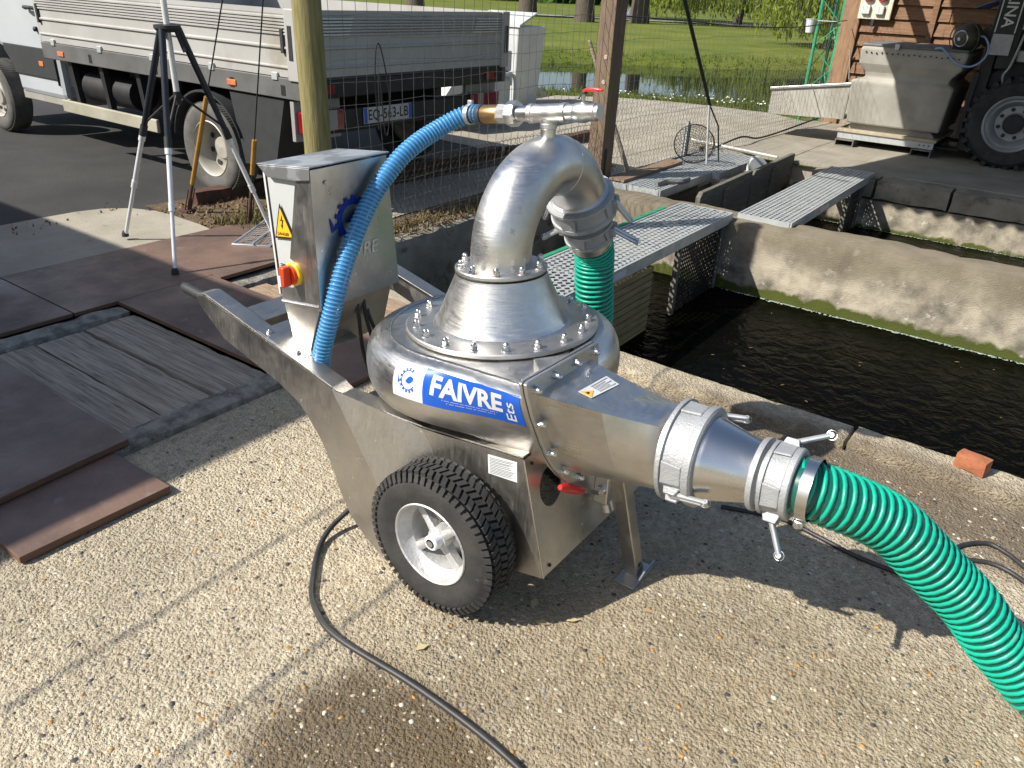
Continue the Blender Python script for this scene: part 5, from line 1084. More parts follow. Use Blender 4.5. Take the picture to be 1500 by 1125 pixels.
def twheel(x, y, s_, front=False):
    W = bpy.data.objects.new('wheel', None); C.objects.link(W); W.parent = tk; W.location = (x, y, .345)
    MB().lathe([(.205, -.09), (.24, -.105), (.29, -.11), (.325, -.10), (.342, -.08), (.345, 0), (.342, .08), (.325, .10), (.29, .11), (.24, .105), (.205, .09)], (0, 0, 0), (0, 1, 0), 56).build('tyre', OLDT, W, recalc=True)
    gr = MB()
    for k in range(90):
        a = 2*math.pi*k/90
        for y0, y1 in ((-.088, -.03), (-.025, .025), (.03, .088)):
            gr.add([((.3455 if q else .340)*math.cos(a+da), yy, (.3455 if q else .340)*math.sin(a+da)) for q in (0, 1) for yy in (y0, y1) for da in (-.022, .022)], ((4,5,7,6),(0,1,5,4),(2,6,7,3),(1,3,7,5),(0,4,6,2)))
    gr.build('tread', OLDT, W, smooth=0)
    dp = -.02 if front else .055
    f = s_
    MB().lathe([(.212, .092*f), (.205, .098*f), (.198, .09*f), (.19, .06*f), (.185, .02*f), (.178, (.09-dp-.06)*f), (.13, (.02-dp)*f), (.085, (.035-dp)*f), (.08, (.05-dp)*f), (.04, (.05-dp)*f), (0, (.055-dp)*f)], (0, 0, 0), (0, 1, 0), 48).build('rim', RIMG, W, recalc=True, smooth=40)
    for k in range(8):
        a = 2*math.pi*(k+.3)/8; MB().lathe([(0, 0), (.021, 0), (.021, .003), (0, .003)], (.143*math.cos(a), (.034-dp)*f, .143*math.sin(a)), (0, f, 0), 14).build('hand_hole', BLACK, W)
twheel(.59, NY+.115, -1); twheel(.59, FY_-.115, 1); twheel(-3.10, NY+.20, -1, True); twheel(-3.10, FY_-.20, 1, True)
for y0, y1 in ((NY+.005, NY+.27), (FY_-.27, FY_-.005)):
    g_ = [(.59+.43*math.cos(R(a)), .345+.43*math.sin(R(a))) for a in range(20, 171, 10)]
    MB().prism([(x, y0, z) for x, z in g_+[(x*1+.0, z-.015) for x, z in reversed(g_)]], (0, y1-y0, 0)).build('mudguard', GREYP, tk, smooth=30, recalc=True)
MB().prism([(1.0, NY+.03, .30), (1.35, NY+.03, .33), (1.5, NY+.03, .80), (.9, NY+.03, .80)], (0, .25, 0)).build('mud_flap', GREYP, tk, smooth=0, recalc=True)
TB((-1.58, NY+.02, .37), (-.10, NY+.05, .475), mat('dusty_guard', (.36, .34, .27), (.28, .26, .2), rough=.6, ns=5), 'side_guard', .008)
for x in (-1.35, -.85, -.30): MB().prism([(x, NY+.055, .38), (x+.05, NY+.055, .38), (x+.0, NY+.055, .82), (x-.06, NY+.055, .82)], (0, .05, 0)).build('guard_bracket', DARK, tk, smooth=0, recalc=True)
TB((-1.1, -.75, .42), (-.35, .3, .80), DARK, 'fuel_tank', .04)
for x in (-1.45, .92): TB((x, NY+.002, .845), (x+.10, NY+.012, .885), ORANGE, 'side_marker', .004)
# rear: bumper bar, lamps, plate
TB((1.55, -1.0, .56), (1.63, 1.0, .72), DARK, 'bumper_bar', .01)
for s_ in (-1, 1):
    yb = s_*.93; TB((1.56, yb-.21, .53), (1.60, yb+.21, .80), mat('lamp_bracket', (.30, .30, .29), (.25, .25, .24), rough=.5, ns=9), 'lamp_bracket', .006)
    TB((1.60, yb-.19, .585), (1.665, yb+.19, .735), REDL, 'tail_lamp', .012); TB((1.60, yb+(.04 if s_ < 0 else -.12), .59), (1.668, yb+(.12 if s_ < 0 else -.04), .73), mat('lamp_grey', (.3, .29, .27), (.25, .24, .22), rough=.2, ns=9), 'lamp_lens', .006)
    TB((1.69, yb-.06, .84), (1.70, yb+.08, .90), REDL, 'reflector', .002)
pl_ = TB((1.635, -.53, .60), (1.643, -.01, .715), mat('plate_white', (.48, .48, .46), (.40, .40, .38), rough=.5, ns=9), 'number_plate', .002)
vs, fs = text_mesh('EQ-563-LB', .105, bold=.0016); MB().add([(1.6436, -.27+x*.93, .656+y) for x, y, z in vs], fs).build('plate_lettering', SIGNK, pl_, smooth=0)
MB().box((1.6432, -.528, .603), (1.6436, -.495, .712)).build('plate_band', SIGNB, pl_, smooth=0); MB().box((1.6432, -.045, .603), (1.6436, -.012, .712)).build('plate_band', SIGNB, pl_, smooth=0)
# cab
cabp = [(-1.80, .42), (-2.68, .42), (-2.70, .66), (-2.83, .80), (-3.10, .86), (-3.37, .80), (-3.49, .66), (-3.50, .42), (-4.17, .40), (-4.22, .75), (-4.12, 1.05), (-3.47, 1.30), (-3.15, 2.15), (-2.9, 2.40), (-1.95, 2.42), (-1.80, 2.2)]
cb_ = MB().prism([(x, -.99, z) for x, z in cabp], (0, 1.98, 0)).build('cab', TRUCKW, tk, smooth=0, recalc=True, bevel=.05)
for s_ in (-1, 1):
    y = s_*.995
    MB().prism([(-1.86, y, .60), (-2.66, y, .60), (-2.70, y, .70), (-2.80, y, .80), (-2.80, y, .86), (-1.86, y, .86)], (0, s_*.015, 0)).build('side_cladding', GREYP, cb_, smooth=0, recalc=True, bevel=.006)
    MB().prism([(-1.90, y, 1.42), (-3.2, y, 1.42), (-2.95, y, 2.05), (-1.95, y, 2.10)], (0, s_*.004, 0)).build('window', mat('cab_glass', (.02, .025, .03), (.02, .025, .03), rough=.06, ns=3), cb_, smooth=0, recalc=True)
    MB().tube([(-1.98, y+s_*.01, 1.19), (-2.02, y+s_*.045, 1.2), (-2.14, y+s_*.045, 1.2), (-2.18, y+s_*.01, 1.19)], .016, 8).build('door_handle', GREYP, cb_)
    MB().tube([(-1.87, y+s_*.004, .55), (-1.87, y+s_*.004, 1.4), (-1.9, y+s_*.004, 2.1)], .008, 6).build('door_seam', DARK, cb_)
    MB().tube([(-2.08, y+s_*.001, 1.02), (-2.10, y+s_*.012, 1.02)], .022, 12).build('fuel_cap', GREYP, cb_)
    TB((-2.14, y-.012 if s_ < 0 else y, .70), (-2.06, y+(.02 if s_ > 0 else .0)-(.022 if s_ < 0 else 0), .745), ORANGE, 'side_marker', .004)
TB((-2.68, -.97, .36), (-1.80, .97, .44), mat('sill_dusty', (.32, .31, .28), (.26, .25, .22), rough=.6, ns=5), 'cab_sill', .01)
MB().prism([(-1.78, -.94, .55), (-1.70, -.94, .55), (-1.62, -.94, .90), (-1.78, -.94, .90)], (0, 1.88, 0)).build('cab_rear_panel', DARK, tk, smooth=0, recalc=True)
# things beyond the truck
wt_ = MB().loft([[Vector((x*.40, y*.36, 0)) for x, y in ((-1,-1),(1,-1),(1,1),(-1,1))], [Vector((x*.46, y*.42, .98)) for x, y in ((-1,-1),(1,-1),(1,1),(-1,1))], [Vector((x*.46, y*.42, 1.08)) for x, y in ((-1,-1),(1,-1),(1,1),(-1,1))]])
wtb = thing('white_bin', 'tall white tapered bin with sloping lid standing behind the truck', 'bin', (-7.15, 9.75, 0), R(8)); wt_.build('body', WHITE, wtb, bevel=.02, smooth=0, recalc=True); MB().prism([(-.48, -.44, 1.08), (.48, -.44, 1.08), (.30, .44, 1.22), (-.48, .44, 1.22)], (0, 0, .03)).build('lid', WHITE, wtb, smooth=0, recalc=True)
tl = thing('boat_trailer', 'white trailer body with red lamp board and pale winch frame behind the truck', 'trailer', (-6.3, 7.85, 0), R(0))
MB().prism([(.3, -.75, .42), (.3, -.55, .60), (.3, .55, .62), (.3, .55, .46)], (-.9, 0, 0)).build('fender', WHITE, tl, smooth=0, recalc=True, bevel=.01); MB().box((-.62, -.5, .62), (.25, .6, .86)).build('body', WHITE, tl, bevel=.02)
MB().box((.28, -.45, .22), (.33, .05, .44)).build('lamp_board', REDL, tl, bevel=.006); MB().box((.33, -.27, .25), (.335, -.13, .42)).build('lamp_lens', MT['lamp_grey'], tl, bevel=.003)
MB().box((.10, .12, .12), (.36, .46, .58)).build('winch_housing', mat('pale_blue_grey', (.52, .56, .58), (.40, .44, .45), rough=.5, ns=6), tl, bevel=.05)
MB().tube(bez([(.38, .06, .15), (.38, .06, .52), (.38, .16, .60), (.38, .42, .60), (.38, .50, .50), (.38, .50, .12)], 5), .022, 8).build('frame_hoop', MT['pale_blue_grey'], tl); MB().tube([(.40, -.02, .36), (.40, .42, .20)], .022, 8).build('cross_strut', MT['pale_blue_grey'], tl)
MB().lathe([(.12, -.07), (.2, -.08), (.24, -.06), (.25, 0), (.24, .06), (.2, .08), (.12, .07)], (-.2, -.6, .25), (0, 1, 0), 28).build('tyre', BLACK, tl, recalc=True); MB().lathe([(.12, -.07), (.2, -.08), (.24, -.06), (.25, 0), (.24, .06), (.2, .08), (.12, .07)], (-.2, .72, .25), (0, 1, 0), 28).build('tyre', BLACK, tl, recalc=True)
# ================================================================ RIGHT BACKGROUND: tank, telehandler, barn
tank = thing('fish_tank', 'beige moulded fish tank with a side chute standing on a fork skid', 'tank', (-1.9, 11.0, 0))
def rect(x0, x1, y0, y1, z): return [Vector(q) for q in ((x0, y0, z), (x1, y0, z), (x1, y1, z), (x0, y1, z))]
tbm = MB().loft([rect(-.50, .54, -.58, .62, .27), rect(-.545, .575, -.62, .66, .72), rect(-.545, .575, -.62, .66, .76), rect(-.40, .50, -.58, .6, .805), rect(-.42, .52, -.585, .605, .86), rect(-.50, .60, -.62, .64, .95), rect(-.51, .63, -.63, .65, 1.12), rect(-.48, .60, -.60, .62, 1.145)])
tbm.build('tank_body', GRP, tank, smooth=0, recalc=True, bevel=.02)
MB().box((-.50, -.62, 1.135), (.62, .64, 1.165)).build('rim', mat('tank_rim', (.16, .17, .18), (.11, .115, .12), rough=.6, ns=6), tank, bevel=.01)
for k in range(18): MB().cyl((-.44+.058*k, -.633, 1.075-.004*(k % 3)), (-.44+.058*k, -.639, 1.075-.004*(k % 3)), .009, 8).build('rim_hole_disc', DARK, tank)  # dark raised discs stand in for the row of holes below the rim
MB().box((-.14, -.655, 1.12), (-.09, -.63, 1.18)).build('clip', ALUM, tank, bevel=.004)
ch = MB()
for y0 in (-.60, .0): ch.prism([(-.53, y0, .30), (-.53, y0, .70), (-1.47, y0, .56), (-1.47, y0, .26)], (0, .03, 0))
ch.prism([(-.53, -.57, .30), (-1.47, -.57, .26), (-1.47, 0, .26), (-.53, 0, .30)], (0, 0, .03)); c_ = ch.build('chute', GRP, tank, smooth=0, recalc=True, bevel=.006)
MB().prism([(-.53, -.625, .695), (-1.49, -.625, .553), (-1.49, -.56, .553), (-.53, -.56, .695)], (0, 0, .03)).build('chute_lip', ALUM, c_, smooth=0, recalc=True, bevel=.004)
MB().prism([(-.50, -.5, .20), (.50, -.5, .20), (.42, -.5, .30), (-.42, -.5, .30)], (0, 1.1, 0)).build('plinth', GRP, tank, smooth=0, recalc=True)
MB().box((-.57, -.62, .165), (.55, .65, .20)).build('skid_board', mat('skid_board', (.42, .36, .26), (.33, .28, .2), rough=.7, ns=6), tank, bevel=.004)
MB().box((-.56, -.60, .085), (.53, -.55, .163)).build('skid_beam', GALV, tank, bevel=.004); MB().box((-.56, .55, .085), (.53, .60, .163)).build('skid_beam', GALV, tank, bevel=.004)
for k in range(3): MB().cyl((.38+.05*k, -.601, .125), (.38+.05*k, -.604, .125), .009, 10).build('bolt_hole', DARK, tank)
for x0 in (-.56, .31):
    f = MB(); o_ = [(x0, .0), (x0+.22, .0), (x0+.22, .082), (x0, .082)]; i_ = [(x0+.012, .012), (x0+.208, .012), (x0+.208, .07), (x0+.012, .07)]
    vs = [(x, y, z) for y in (-.66, .66) for x, z in o_+i_]; fs = []
    for b_ in (0, 8):
        for k in range(4): fs.append((b_+k, b_+(k+1) % 4, b_+4+(k+1) % 4, b_+4+k))
    for k in range(4): fs += [(k, (k+1) % 4, 8+(k+1) % 4, 8+k), (4+k, 4+(k+1) % 4, 12+(k+1) % 4, 12+k)]
    f.add(vs, fs).build('fork_pocket', mat('worn_steel', (.22, .205, .18), (.14, .13, .115), rough=.6, metal=.4, ns=9), tank, smooth=0, recalc=True)
# aerator motor on the tank
ae = thing('aerator_motor', 'round dusty aerator motor with wire guard on the tank rim', 'motor', (-1.40, 10.55, 1.165)); am = mat('motor_paint', (.10, .09, .065), (.06, .055, .04), rough=.5, metal=.4, ns=6); fa = Vector((-.45, -.85, -.1)).normalized(); ac = Vector((.02, -.08, .115))
MB().lathe([(0, .07), (.05, .07), (.075, .05), (.08, .055), (.13, .02), (.145, -.03), (.14, -.12), (.10, -.16), (0, -.16)], ac, fa, 36).build('motor_housing', am, ae, recalc=True, smooth=40)
MB().lathe([(.070, .056), (.078, .062), (.086, .056)], ac, fa, 36).build('bright_ring', ALUM, ae); MB().lathe([(0, .085), (.018, .085), (.02, .07), (0, .07)], ac, fa, 16).build('shaft_end', ALUM, ae)
e_ = fa.orthogonal().normalized(); f_ = fa.cross(e_); MB().tube([ac+(e_*math.cos(t)+f_*math.sin(t))*.175 for t in np.linspace(0, 6.283, 40)[:-1]], .006, 6, closed=True).build('guard_ring', am, ae)
for t in (0.3, 2.4, 4.5): MB().tube([ac+(e_*math.cos(t)+f_*math.sin(t))*.175, ac+(e_*math.cos(t)+f_*math.sin(t))*.13], .005, 6).build('guard_stay', am, ae)
MB().box((-.08, -.02, .0), (.14, .12, .02)).build('mount', DARK, ae); MB().lathe([(0, -.1), (.10, -.1), (.11, 0), (0, 0)], ac+Vector((.22, .15, .03)), fa, 24).build('second_drum', am, ae, recalc=True)
tag(MB().tube(bez([(-1.62, 10.36, 1.16), (-1.55, 10.33, 1.17), (-1.48, 10.32, 1.12), (-1.36, 10.31, 1.03), (-1.22, 10.30, 1.01), (-1.12, 10.3, 1.08), (-1.10, 10.34, 1.2), (-1.17, 10.42, 1.30), (-1.26, 10.5, 1.31)], 6), .011, 8).build('air_tube', mat('pale_blue_tube', (.22, .33, .50), (.2, .3, .46), rough=.4, ns=9)), 'pale blue air tube looping from the aerator motor over the tank', 'tube')
tag(MB().prism([(-1.40, 10.75, 1.58), (-1.20, 10.70, 1.66), (-1.10, 10.9, 1.66), (-1.28, 10.98, 1.58)], (0, 0, .006)).build('blue_card', mat('blue_card', (.13, .24, .55), (.12, .22, .5), rough=.4, ns=9), smooth=0, recalc=True), 'small blue card fixed above the aerator motor', 'card')
# telehandler
te = thing('telehandler', 'black forklift telehandler with large tyre standing beside the tank in shade', 'telehandler', (-.05, 11.0, 0))
def bigwheel(x, y):
    W = bpy.data.objects.new('wheel', None); C.objects.link(W); W.parent = te; W.location = (x, y, .47)
    t_ = MB().lathe([(.29, -.14), (.36, -.165), (.42, -.16), (.455, -.13), (.465, 0), (.455, .13), (.42, .16), (.36, .165), (.29, .14)], (0, 0, 0), (0, 1, 0), 56)
    for k in range(26):
        a = 2*math.pi*k/26
        for s_ in (-1, 1):
            vs = [(rr*math.cos(a+s_*.0+o_), yy, rr*math.sin(a+o_)) for rr in (.44, .492) for yy, o_ in ((s_*.165, .0), (s_*.0, .12)) for o_ in (o_-.045, o_+.045)]
            t_.add(vs, ((4,5,7,6),(0,1,5,4),(2,6,7,3),(1,3,7,5),(0,4,6,2)))
    t_.build('tyre', TYRE, W, recalc=True)
    MB().lathe([(.295, -.145), (.285, -.155), (.27, -.145), (.262, -.10), (.25, -.09), (.235, -.095), (.19, -.04), (.185, .0), (.11, -.0), (.11, -.06), (0, -.06)], (0, 0, 0), (0, 1, 0), 48).build('rim', mat('rim_grey', (.42, .43, .45), (.33, .34, .35), rough=.45, metal=.4, ns=6), W, recalc=True, smooth=40)
    MB().lathe([(0, -.075), (.09, -.075), (.112, -.055), (.112, 0)], (0, 0, 0), (0, 1, 0), 24).build('hub', BLACK, W, recalc=True)
    for k in range(8): a = 2*math.pi*(k+.4)/8; MB().cyl((.15*math.cos(a), -.0, .15*math.sin(a)), (.15*math.cos(a), -.03, .15*math.sin(a)), .02, 10).build('wheel_nut', BLACK, W)
bigwheel(-.60, -.56); bigwheel(-.60, 1.0); bigwheel(1.9, -.56); bigwheel(1.9, 1.0)
MB().prism([(-1.0, -.35, .50), (-1.05, -.35, .9), (-.85, -.35, 1.1), (-.2, -.35, 1.15), (2.6, -.35, 1.3), (2.7, -.35, .5)], (0, 1.2, 0)).build('chassis', TPAINT, te, smooth=0, recalc=True, bevel=.03)
MB().box((.2, -.3, 1.2), (1.5, .6, 2.3)).build('cab', TPAINT, te, bevel=.05)
MB().box((-1.10, -.45, .10), (-.98, -.20, 2.6)).build('mast_rail', TPAINT, te, bevel=.01); MB().box((-1.10, .35, .10), (-.98, .60, 2.6)).build('mast_rail', TPAINT, te, bevel=.01); MB().box((-.96, -.55, 1.0), (-.80, .6, 2.6)).build('carriage', TPAINT, te, bevel=.01)
MB().prism([(-1.14, -.5, .25), (-1.10, -.5, .25), (-1.08, -.5, .95), (-1.14, -.5, .95)], (0, 1.0, 0)).build('fork_carriage', TPAINT, te, smooth=0, recalc=True)
for x0 in (-1.40, ): 
    for y0 in (-.40, .40): MB().box((-2.2, y0-.06, .085), (-1.06, y0+.06, .12)).build('fork_tine', TPAINT, te, bevel=.01)
MB().box((-1.06, -.58, 1.13), (-.86, -.555, 2.6)).build('sign_board', TPAINT, te)
for x in (-1.055, -.868): MB().box((x, -.584, 1.36), (x+.012, -.581, 2.6)).build('sign_border', SIGNW, te, smooth=0)
vs, fs = text_mesh('SELINA', .15, bold=.002, align='RIGHT'); MB().add([(-.957+y, -.584, 1.41-x*1.0-0) for x, y, z in [(q[0], q[1], 0) for q in vs]], fs).build('sign_lettering', SIGNW, te, smooth=0)
MB().box((-1.055, -.584, 1.14), (-.857, -.581, 1.345)).build('data_sheet', mat('data_sheet', (.40, .40, .41), (.33, .33, .34), rough=.5, ns=30), te, smooth=0)
MB().tube(bez([(-.72, -.62, 1.62), (-.76, -.62, 1.35), (-.80, -.62, 1.05), (-.84, -.62, .95), (-.82, -.62, .86)], 5), .014, 8).build('hydraulic_pipe', mat('pipe_grey', (.30, .32, .31), (.24, .25, .25), rough=.4, metal=.5, ns=9), te); MB().tube([(-.72, -.62, 1.56), (-.71, -.62, 1.68)], .024, 8).build('pipe_union', MT['pipe_grey'], te)
MB().box((-.80, -.60, 1.40), (-.72, -.57, 1.48)).build('tag_plate', MT['data_sheet'], te); MB().box((-.60, -.52, 1.02), (-.46, -.42, 1.10)).build('orange_lamp', ORANGE, te, bevel=.01); MB().box((-.78, -.5, 1.08), (-.62, -.40, 1.20)).build('valve_block', MT['pipe_grey'], te, bevel=.01)
# barn
bn = thing('barn', 'timber barn wall of horizontal brown boards with corner post', 'barn', (-3.0, 12.4, 0))
z = .34; row = 0
while z < 2.7:
    x = .05-.5*(row % 2)*.6
    while x < 6.2:
        L = 1.0+.5*random.random(); hh = .165+.012*random.random()
        MB().prism([(max(.05, x), -.06-.016*random.random(), z), (max(.05, x), -.03, z+hh), (max(.05, x), .0, z+hh), (max(.05, x), .0, z)], (min(L-.012, 6.2-x), 0, 0)).build('board', WOODB, bn, smooth=0, recalc=True); x += L
    z += .178; row += 1
MB().box((.06, .005, .30), (6.2, .05, 2.75)).build('wall_backing', DARK, bn); MB().box((.05, -.05, .0), (6.2, .04, .335)).build('plinth', CONC, bn)
for x in (.92, 2.0, 3.1): MB().box((x, -.095, .36), (x+.07, -.075, 2.7)).build('batten', WOODB, bn)
MB().box((-.20, -.10, -.1), (.04, .14, 4.0)).build('corner_post', WOODB2, bn, bevel=.008); MB().tube([(.02, -.14, .95), (.02, -.16, 1.0), (.1, -.20, .62)], .009, 6).build('hook', ALUM, bn)
rf = MB(); nx = 360; vs = []
for i in range(nx+1):
    x = -.69+11*i/nx; h = .028*math.sin(2*math.pi*x/.18)
    vs += [(x, -6.55, 2.62+h), (x, .6, 6.22+h)]
rf.add(vs, [(2*i, 2*i+2, 2*i+3, 2*i+1) for i in range(nx)]); rf.build('roof', mat('fibre_cement', (.22, .21, .19), (.16, .15, .14), rough=.9, ns=3), bn, smooth=40)
MB().box((-.62, -6.10, 2.70), (9.5, -5.98, 2.82)).build('eave_beam', WOODB, bn); MB().box((5.0, -6.12, 0), (5.16, -5.96, 2.70)).build('roof_post', WOODB, bn); MB().box((-.14, -5.97, 2.70), (.0, .1, 2.82)).build('tie_beam', WOODB, bn)
eb = thing('socket_panel', 'cream electrical panel with two round red sockets on the barn wall', 'socket panel', (-2.99, 12.26, 1.39)); MB().box((0, 0, 0), (.42, .05, .62)).build('back_board', mat('cream_board', (.66, .64, .52), (.58, .56, .45), rough=.5, ns=5), eb, bevel=.008)
for x in (.10, .28):
    s_ = MB().lathe([(0, 0), (.062, 0), (.066, .03), (.05, .06), (0, .06)], (x, 0, .28), (0, -1, -.25), 24).build('red_socket', mat('socket_red', (.33, .045, .06), (.28, .04, .05), rough=.4, ns=9), eb, recalc=True); MB().cyl((x+.02, -.06, .31), (x+.02, -.066, .31), .02, 12).build('socket_label', SIGNW, s_)
    MB().box((x-.055, -.045, .06), (x+.05, .0, .17)).build('white_socket', WHITE, eb, bevel=.008)
MB().box((.19, -.01, -.09), (.23, .03, .0)).build('cable_gland', BLACK, eb, bevel=.004)
# green lattice mast with a white cup
gm = thing('lattice_mast', 'green painted lattice mast beside the barn post', 'mast', (-3.42, 12.55, 0)); lg = [(-.14, -.06), (.16, -.02), (.0, .2)]
for x, y in lg: MB().tube([(x, y, -.05), (x, y, 3.5)], .024, 10).build('mast_leg', GREENP, gm)
for k in range(11):
    for a_, b_ in ((0, 1), (1, 2), (2, 0)):
        p, q = lg[a_], lg[b_]; z0 = .1+.3*k; MB().tube([(*p, z0 if k % 2 else z0+.3), (*q, z0+.3 if k % 2 else z0)], .008, 6).build('lattice_bar', GREENP, gm)
tag(MB().lathe([(0, 0), (.055, 0), (.075, .17), (.08, .18), (.072, .18), (.05, .012), (0, .012)], (-3.66, 12.47, 1.17), (0, 0, 1), 20).build('white_cup', mat('cup_white', (.62, .66, .72), (.55, .6, .66), rough=.4, ns=9), recalc=True), 'pale cup hanging on the green lattice mast', 'cup')
MB().tube([(-.24, -.08, 1.33), (.40, -.08, 1.33)], .008, 6).build('cross_wire', GALV, gm)
# ================================================================ BEYOND THE POND
def leaf_cloud(pts, size, dirs=None, asp=.45):
    n = len(pts); pts = np.asarray(pts, float)
    d = rng.normal(size=(n, 3)) if dirs is None else np.asarray(dirs, float)+rng.normal(size=(n, 3))*.35
    d /= np.linalg.norm(d, axis=1)[:, None]; e = np.cross(d, rng.normal(size=(n, 3))); e /= np.linalg.norm(e, axis=1)[:, None]
    s = size*(.6+.8*rng.random(n))[:, None]
    v = np.stack([pts-d*s*.5, pts+e*s*asp*.5, pts+d*s*.5, pts-e*s*asp*.5], 1).reshape(-1, 3)
    b = MB(); b.v = [tuple(q) for q in v]; b.f = [(4*i, 4*i+1, 4*i+2, 4*i+3) for i in range(n)]; b.m = [0]*n; return b
def trunk(mb, base, top, r0, r1, wob=.15, n=7, sd=0.):
    a = Vector(base); b = Vector(top); P_ = [a.lerp(b, k/n)+MN.noise_vector(Vector((k*.7+sd, sd, 1)))*wob*(k/n) for k in range(n+1)]
    mb.tube(P_, [(r0+(r1-r0)*k/n)*(1.35 if k == 0 else 1) for k in range(n+1)], 12); return P_
def broad_tree(X, Y, label, r=.36, crown=(12.5, 18, 3.6), lean=0.):
    p = cs(X, Y); p.z = lawn_z(p.x, p.y)-.05; t = thing('broadleaf_tree', label, 'tree', tuple(p), group='trees on the far lawn')
    tb = MB(); P_ = trunk(tb, (0, 0, 0), (lean, 0, crown[0]+1), r, r*.6, .25, sd=X); cl = []
    for k in range(9):
        a = 2*math.pi*k/9+random.random(); L = crown[2]*(.6+.5*random.random()); e = Vector((lean+L*math.cos(a), L*math.sin(a), crown[0]+1+(crown[1]-crown[0])*random.random())); trunk(tb, P_[-1-(k % 3)], e, r*.3, .03, .5, 5, k+X); cl.append(e)
        for _ in range(3): cl.append(e.lerp(Vector((lean, 0, crown[1]-1)), .2+.6*random.random())+Vector(rng.normal(size=3))*.6)
    tb.build('trunk', BARK, t, smooth=60)
    pts = np.concatenate([np.array(c)+rng.normal(size=(170, 3))*np.array((.75, .75, .5)) for c in cl]); leaf_cloud(pts, .3).build('crown', LEAF, t, smooth=0)
for X, Y, lb in ((-.18, 46.9, 'bare-trunked tree on the far lawn above the white bin'), (2.73, 43.3, 'bare-trunked tree on the far lawn left of the square post'), (5.74, 45.1, 'bare-trunked tree in front of the white upturned boat'), (-6.5, 48, 'bare-trunked tree on the far lawn behind the truck')): broad_tree(X, Y, lb, .42)
def willow(X, Y, label, H_=7.5, rad=4.6, trunks=3, n=330, low=(.5, 2.6)):
    p = cs(X, Y); p.z = lawn_z(p.x, p.y)-.05; t = thing('willow_tree', label, 'tree', tuple(p), group='weeping willows beyond the pond'); tb = MB(); tips = []
    for k in range(trunks):
        a = 2*math.pi*k/trunks+X; b = Vector((.35*math.cos(a), .35*math.sin(a), 0)); e = Vector((1.4*math.cos(a), 1.4*math.sin(a), H_*.65)); P_ = trunk(tb, b, e, .26, .14, .3, sd=k+X)
        for j in range(6): aa = a+random.uniform(-1.3, 1.3); q = Vector((rad*.75*math.cos(aa), rad*.75*math.sin(aa), H_*(.8+.2*random.random()))); trunk(tb, P_[-1-(j % 3)], q, .09, .025, .4, 5, j+k); tips.append(q)
    tb.build('trunk', BARK, t, smooth=60); pts = []; dr = []; sg = []
    for k in range(n):
        a = random.random()*6.283; rr = rad*math.sqrt(random.random())*1.0; top = H_*(1.0-.35*(rr/rad)**2)+random.uniform(-.6, .3); bot = random.uniform(*low)+max(0, .6*(1-rr/rad)); x, y = rr*math.cos(a), rr*math.sin(a); dx, dy = random.uniform(-.4, .4), random.uniform(-.4, .4); m_ = int((top-bot)/.085); prev = None
        for j in range(m_):
            f = j/m_; q = (x+dx*f+random.gauss(0, .05), y+dy*f+random.gauss(0, .05), top-(top-bot)*f); pts.append(q); dr.append((random.uniform(-.5, .5), random.uniform(-.5, .5), -1))
    leaf_cloud(pts, .26, dr, .30).build('crown', WILLOW, t, smooth=0)
willow(11.3, 30.5, 'weeping willow with several trunks overhanging the pond near the barn', 7.0, 2.9, 5, 700, (.05, 1.5)); willow(11.8, 49.5, 'weeping willow with bright hanging foliage farther across the lawn', 3.2, 5.6, 1, 760, (.1, 1.2)); willow(17.5, 36, 'weeping willow hidden mostly behind the barn', 8, 4.5, 2, 260)
# far belt of trees
pts = []
for k in range(46):
    X = -95+210*k/46; Y = 88+6*random.random(); h = 4.6+.5*random.random()
    q = cs(X, Y); pts.append(np.array((q.x, q.y, 0))+np.stack([rng.normal(size=420)*2.4, rng.normal(size=420)*2.4, rng.random(420)*h], 1))
tag(leaf_cloud(np.concatenate(pts), 1.1, None, .8).build('tree_belt', LEAF, smooth=0), 'distant belt of trees closing off the park', 'trees', kind='stuff')
# park path, upturned boat
pv = []; 
for k in range(41): X = -40+2.2*k; a, b = cs(X, 47.5+.05*X), cs(X, 49.6+.05*X); a.z = lawn_z(a.x, a.y)+.05; b.z = lawn_z(b.x, b.y)+.05; pv += [a, b]
struct(MB().add(pv, [(2*i, 2*i+2, 2*i+3, 2*i+1) for i in range(40)]).build('park_path', mat('path_grey', (.26, .26, .27), (.2, .2, .21), rough=.9, ns=2, world=True)))
q = cs(6.7, 53.5); bt = MB(); secs = []
for k in range(9):
    f = k/8; w_ = .62*math.sin(math.pi*(.08+.84*f))**.6; h = .62*math.sin(math.pi*(.1+.8*f))**.5; secs.append([Vector((-1.5+3*f, w_*math.cos(R(a)), h*math.sin(R(a)))) for a in range(0, 181, 20)])
tag(bt.loft(secs).build('upturned_boat', WHITE, loc=(q.x, q.y, lawn_z(q.x, q.y)), rot=(0, 0, R(-34)), recalc=True), 'small white upturned boat beyond the far path', 'boat')
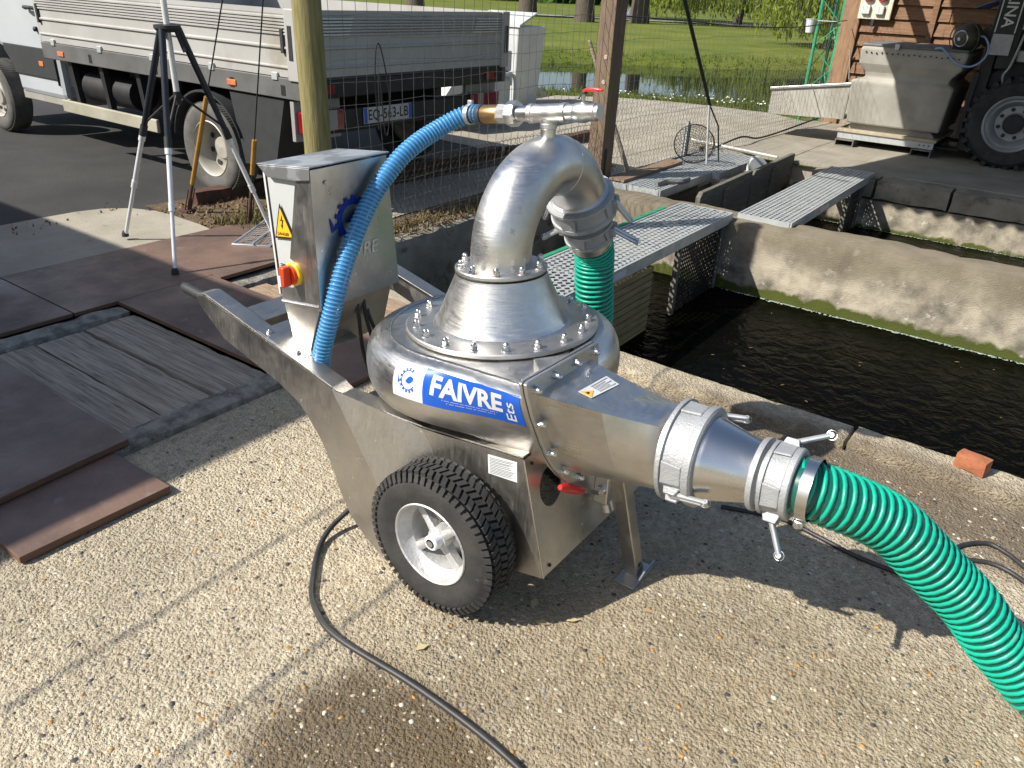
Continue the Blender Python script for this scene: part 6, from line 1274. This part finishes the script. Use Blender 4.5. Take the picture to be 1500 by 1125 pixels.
# grass blades on the near bank and beside the yard, daisies
n = 15000; X = rng.uniform(-3, 9.5, n); Y = rng.uniform(12.6, 16.2, n); V = []; F_ = []
for x_, y_ in zip(X, Y):
    p = cs(x_, y_)
    if p.y < 12.75-.15*max(0, -4-p.x) and p.x > -7.4 or (p.x > -3.6 and p.y < 14.2): continue
    z0 = lawn_z(p.x, p.y); h = (.05+.07*random.random())*(1 if y_ < 14.2 else .4); a = random.random()*6.28; o_ = len(V); l_ = Vector((random.gauss(0, .03), random.gauss(0, .03), 0))
    V += [(p.x+.014*math.cos(a), p.y+.014*math.sin(a), z0-.01), (p.x-.014*math.cos(a), p.y-.014*math.sin(a), z0-.01), (p.x+l_.x, p.y+l_.y, z0+h)]; F_.append((o_, o_+1, o_+2))
b = MB(); b.v = V; b.f = F_; b.m = [0]*len(F_); tag(b.build('bank_grass', GRASSB, smooth=0), 'short green grass on the near bank of the pond', 'grass', kind='stuff')
V = []; F_ = []
for k in range(700):
    p = cs(rng.uniform(-2.5, 9), 13.3+abs(rng.normal())*1.5)
    if p.x > -3.4 and p.y < 14.2 or p.y < 12.8: continue
    z0 = lawn_z(p.x, p.y)+.07; s_ = .012+.008*random.random(); o_ = len(V); V += [(p.x+s_*math.cos(t), p.y+s_*math.sin(t), z0+.008*math.sin(t+k)) for t in (0, 1.05, 2.1, 3.15, 4.2, 5.25)]; F_.append(tuple(range(o_, o_+6)))
b = MB(); b.v = V; b.f = F_; b.m = [0]*len(F_); tag(b.build('daisies', DAISY, smooth=0), 'tiny white daisies dotted over the pond bank', 'flowers', kind='stuff')
V = []; F_ = []
for k in range(2600):
    e = rng.random() < .5; s_ = 1 if e else -1; X_ = rng.uniform(-4, 12); a_, b_ = pond_edges(X_); p = cs(X_, (a_-.15 if e else b_+.3)+rng.normal()*.25); z0 = max(-.20, lawn_z(p.x, p.y)); h = .06+.12*random.random(); a = random.random()*6.28; o_ = len(V)
    V += [(p.x+.012*math.cos(a), p.y+.012*math.sin(a), z0-.02), (p.x-.012*math.cos(a), p.y-.012*math.sin(a), z0-.02), (p.x+random.gauss(0, .07), p.y+random.gauss(0, .07), z0+h)]; F_.append((o_, o_+1, o_+2))
b = MB(); b.v = V; b.f = F_; b.m = [0]*len(F_); tag(b.build('bank_reeds', GRASSB, smooth=0), 'tufts of taller grass along both edges of the pond', 'grass', kind='stuff')
# litter and weeds by the pit wall
pts = [(rng.uniform(-3.80, -3.56), rng.uniform(3.1, 6.4), .006+.012*rng.random()) for _ in range(1500)]+[(rng.uniform(-5.3, -3.9), rng.uniform(3.02, 3.7), .012*rng.random()) for _ in range(900)]+[(-5.5+rng.normal()*.1, rng.uniform(1.0, 3.0), .01) for _ in range(90)]+[(rng.uniform(-3.9, -3.6), rng.uniform(3.1, 6.8), .01+.02*rng.random()) for _ in range(500)]
tag(leaf_cloud(pts, .028).build('dry_litter', DRY, smooth=0), 'dry brown leaf litter along the pit wall and the stay anchors', 'litter', kind='stuff')
V = []; F_ = []
for k in range(1500):
    x_, y_ = (rng.uniform(-3.82, -3.58), rng.uniform(3.1, 6.4)) if k % 3 else (rng.uniform(-4.75, -4.3), rng.uniform(3.1, 3.5)); h = .03+.07*random.random(); a = random.random()*6.28; o_ = len(V)
    V += [(x_+.004*math.cos(a), y_+.004*math.sin(a), -.002), (x_-.004*math.cos(a), y_-.004*math.sin(a), -.002), (x_+random.gauss(0, .03), y_+random.gauss(0, .03), h)]; F_.append((o_, o_+1, o_+2))
b = MB(); b.v = V; b.f = F_; b.m = [0]*len(F_); tag(b.build('dry_grass', mat('straw_grass', (.16, .13, .05), (.09, .11, .03), rough=.9, ns=3), smooth=0), 'sparse yellowish grass tufts along the pit wall', 'grass', kind='stuff')
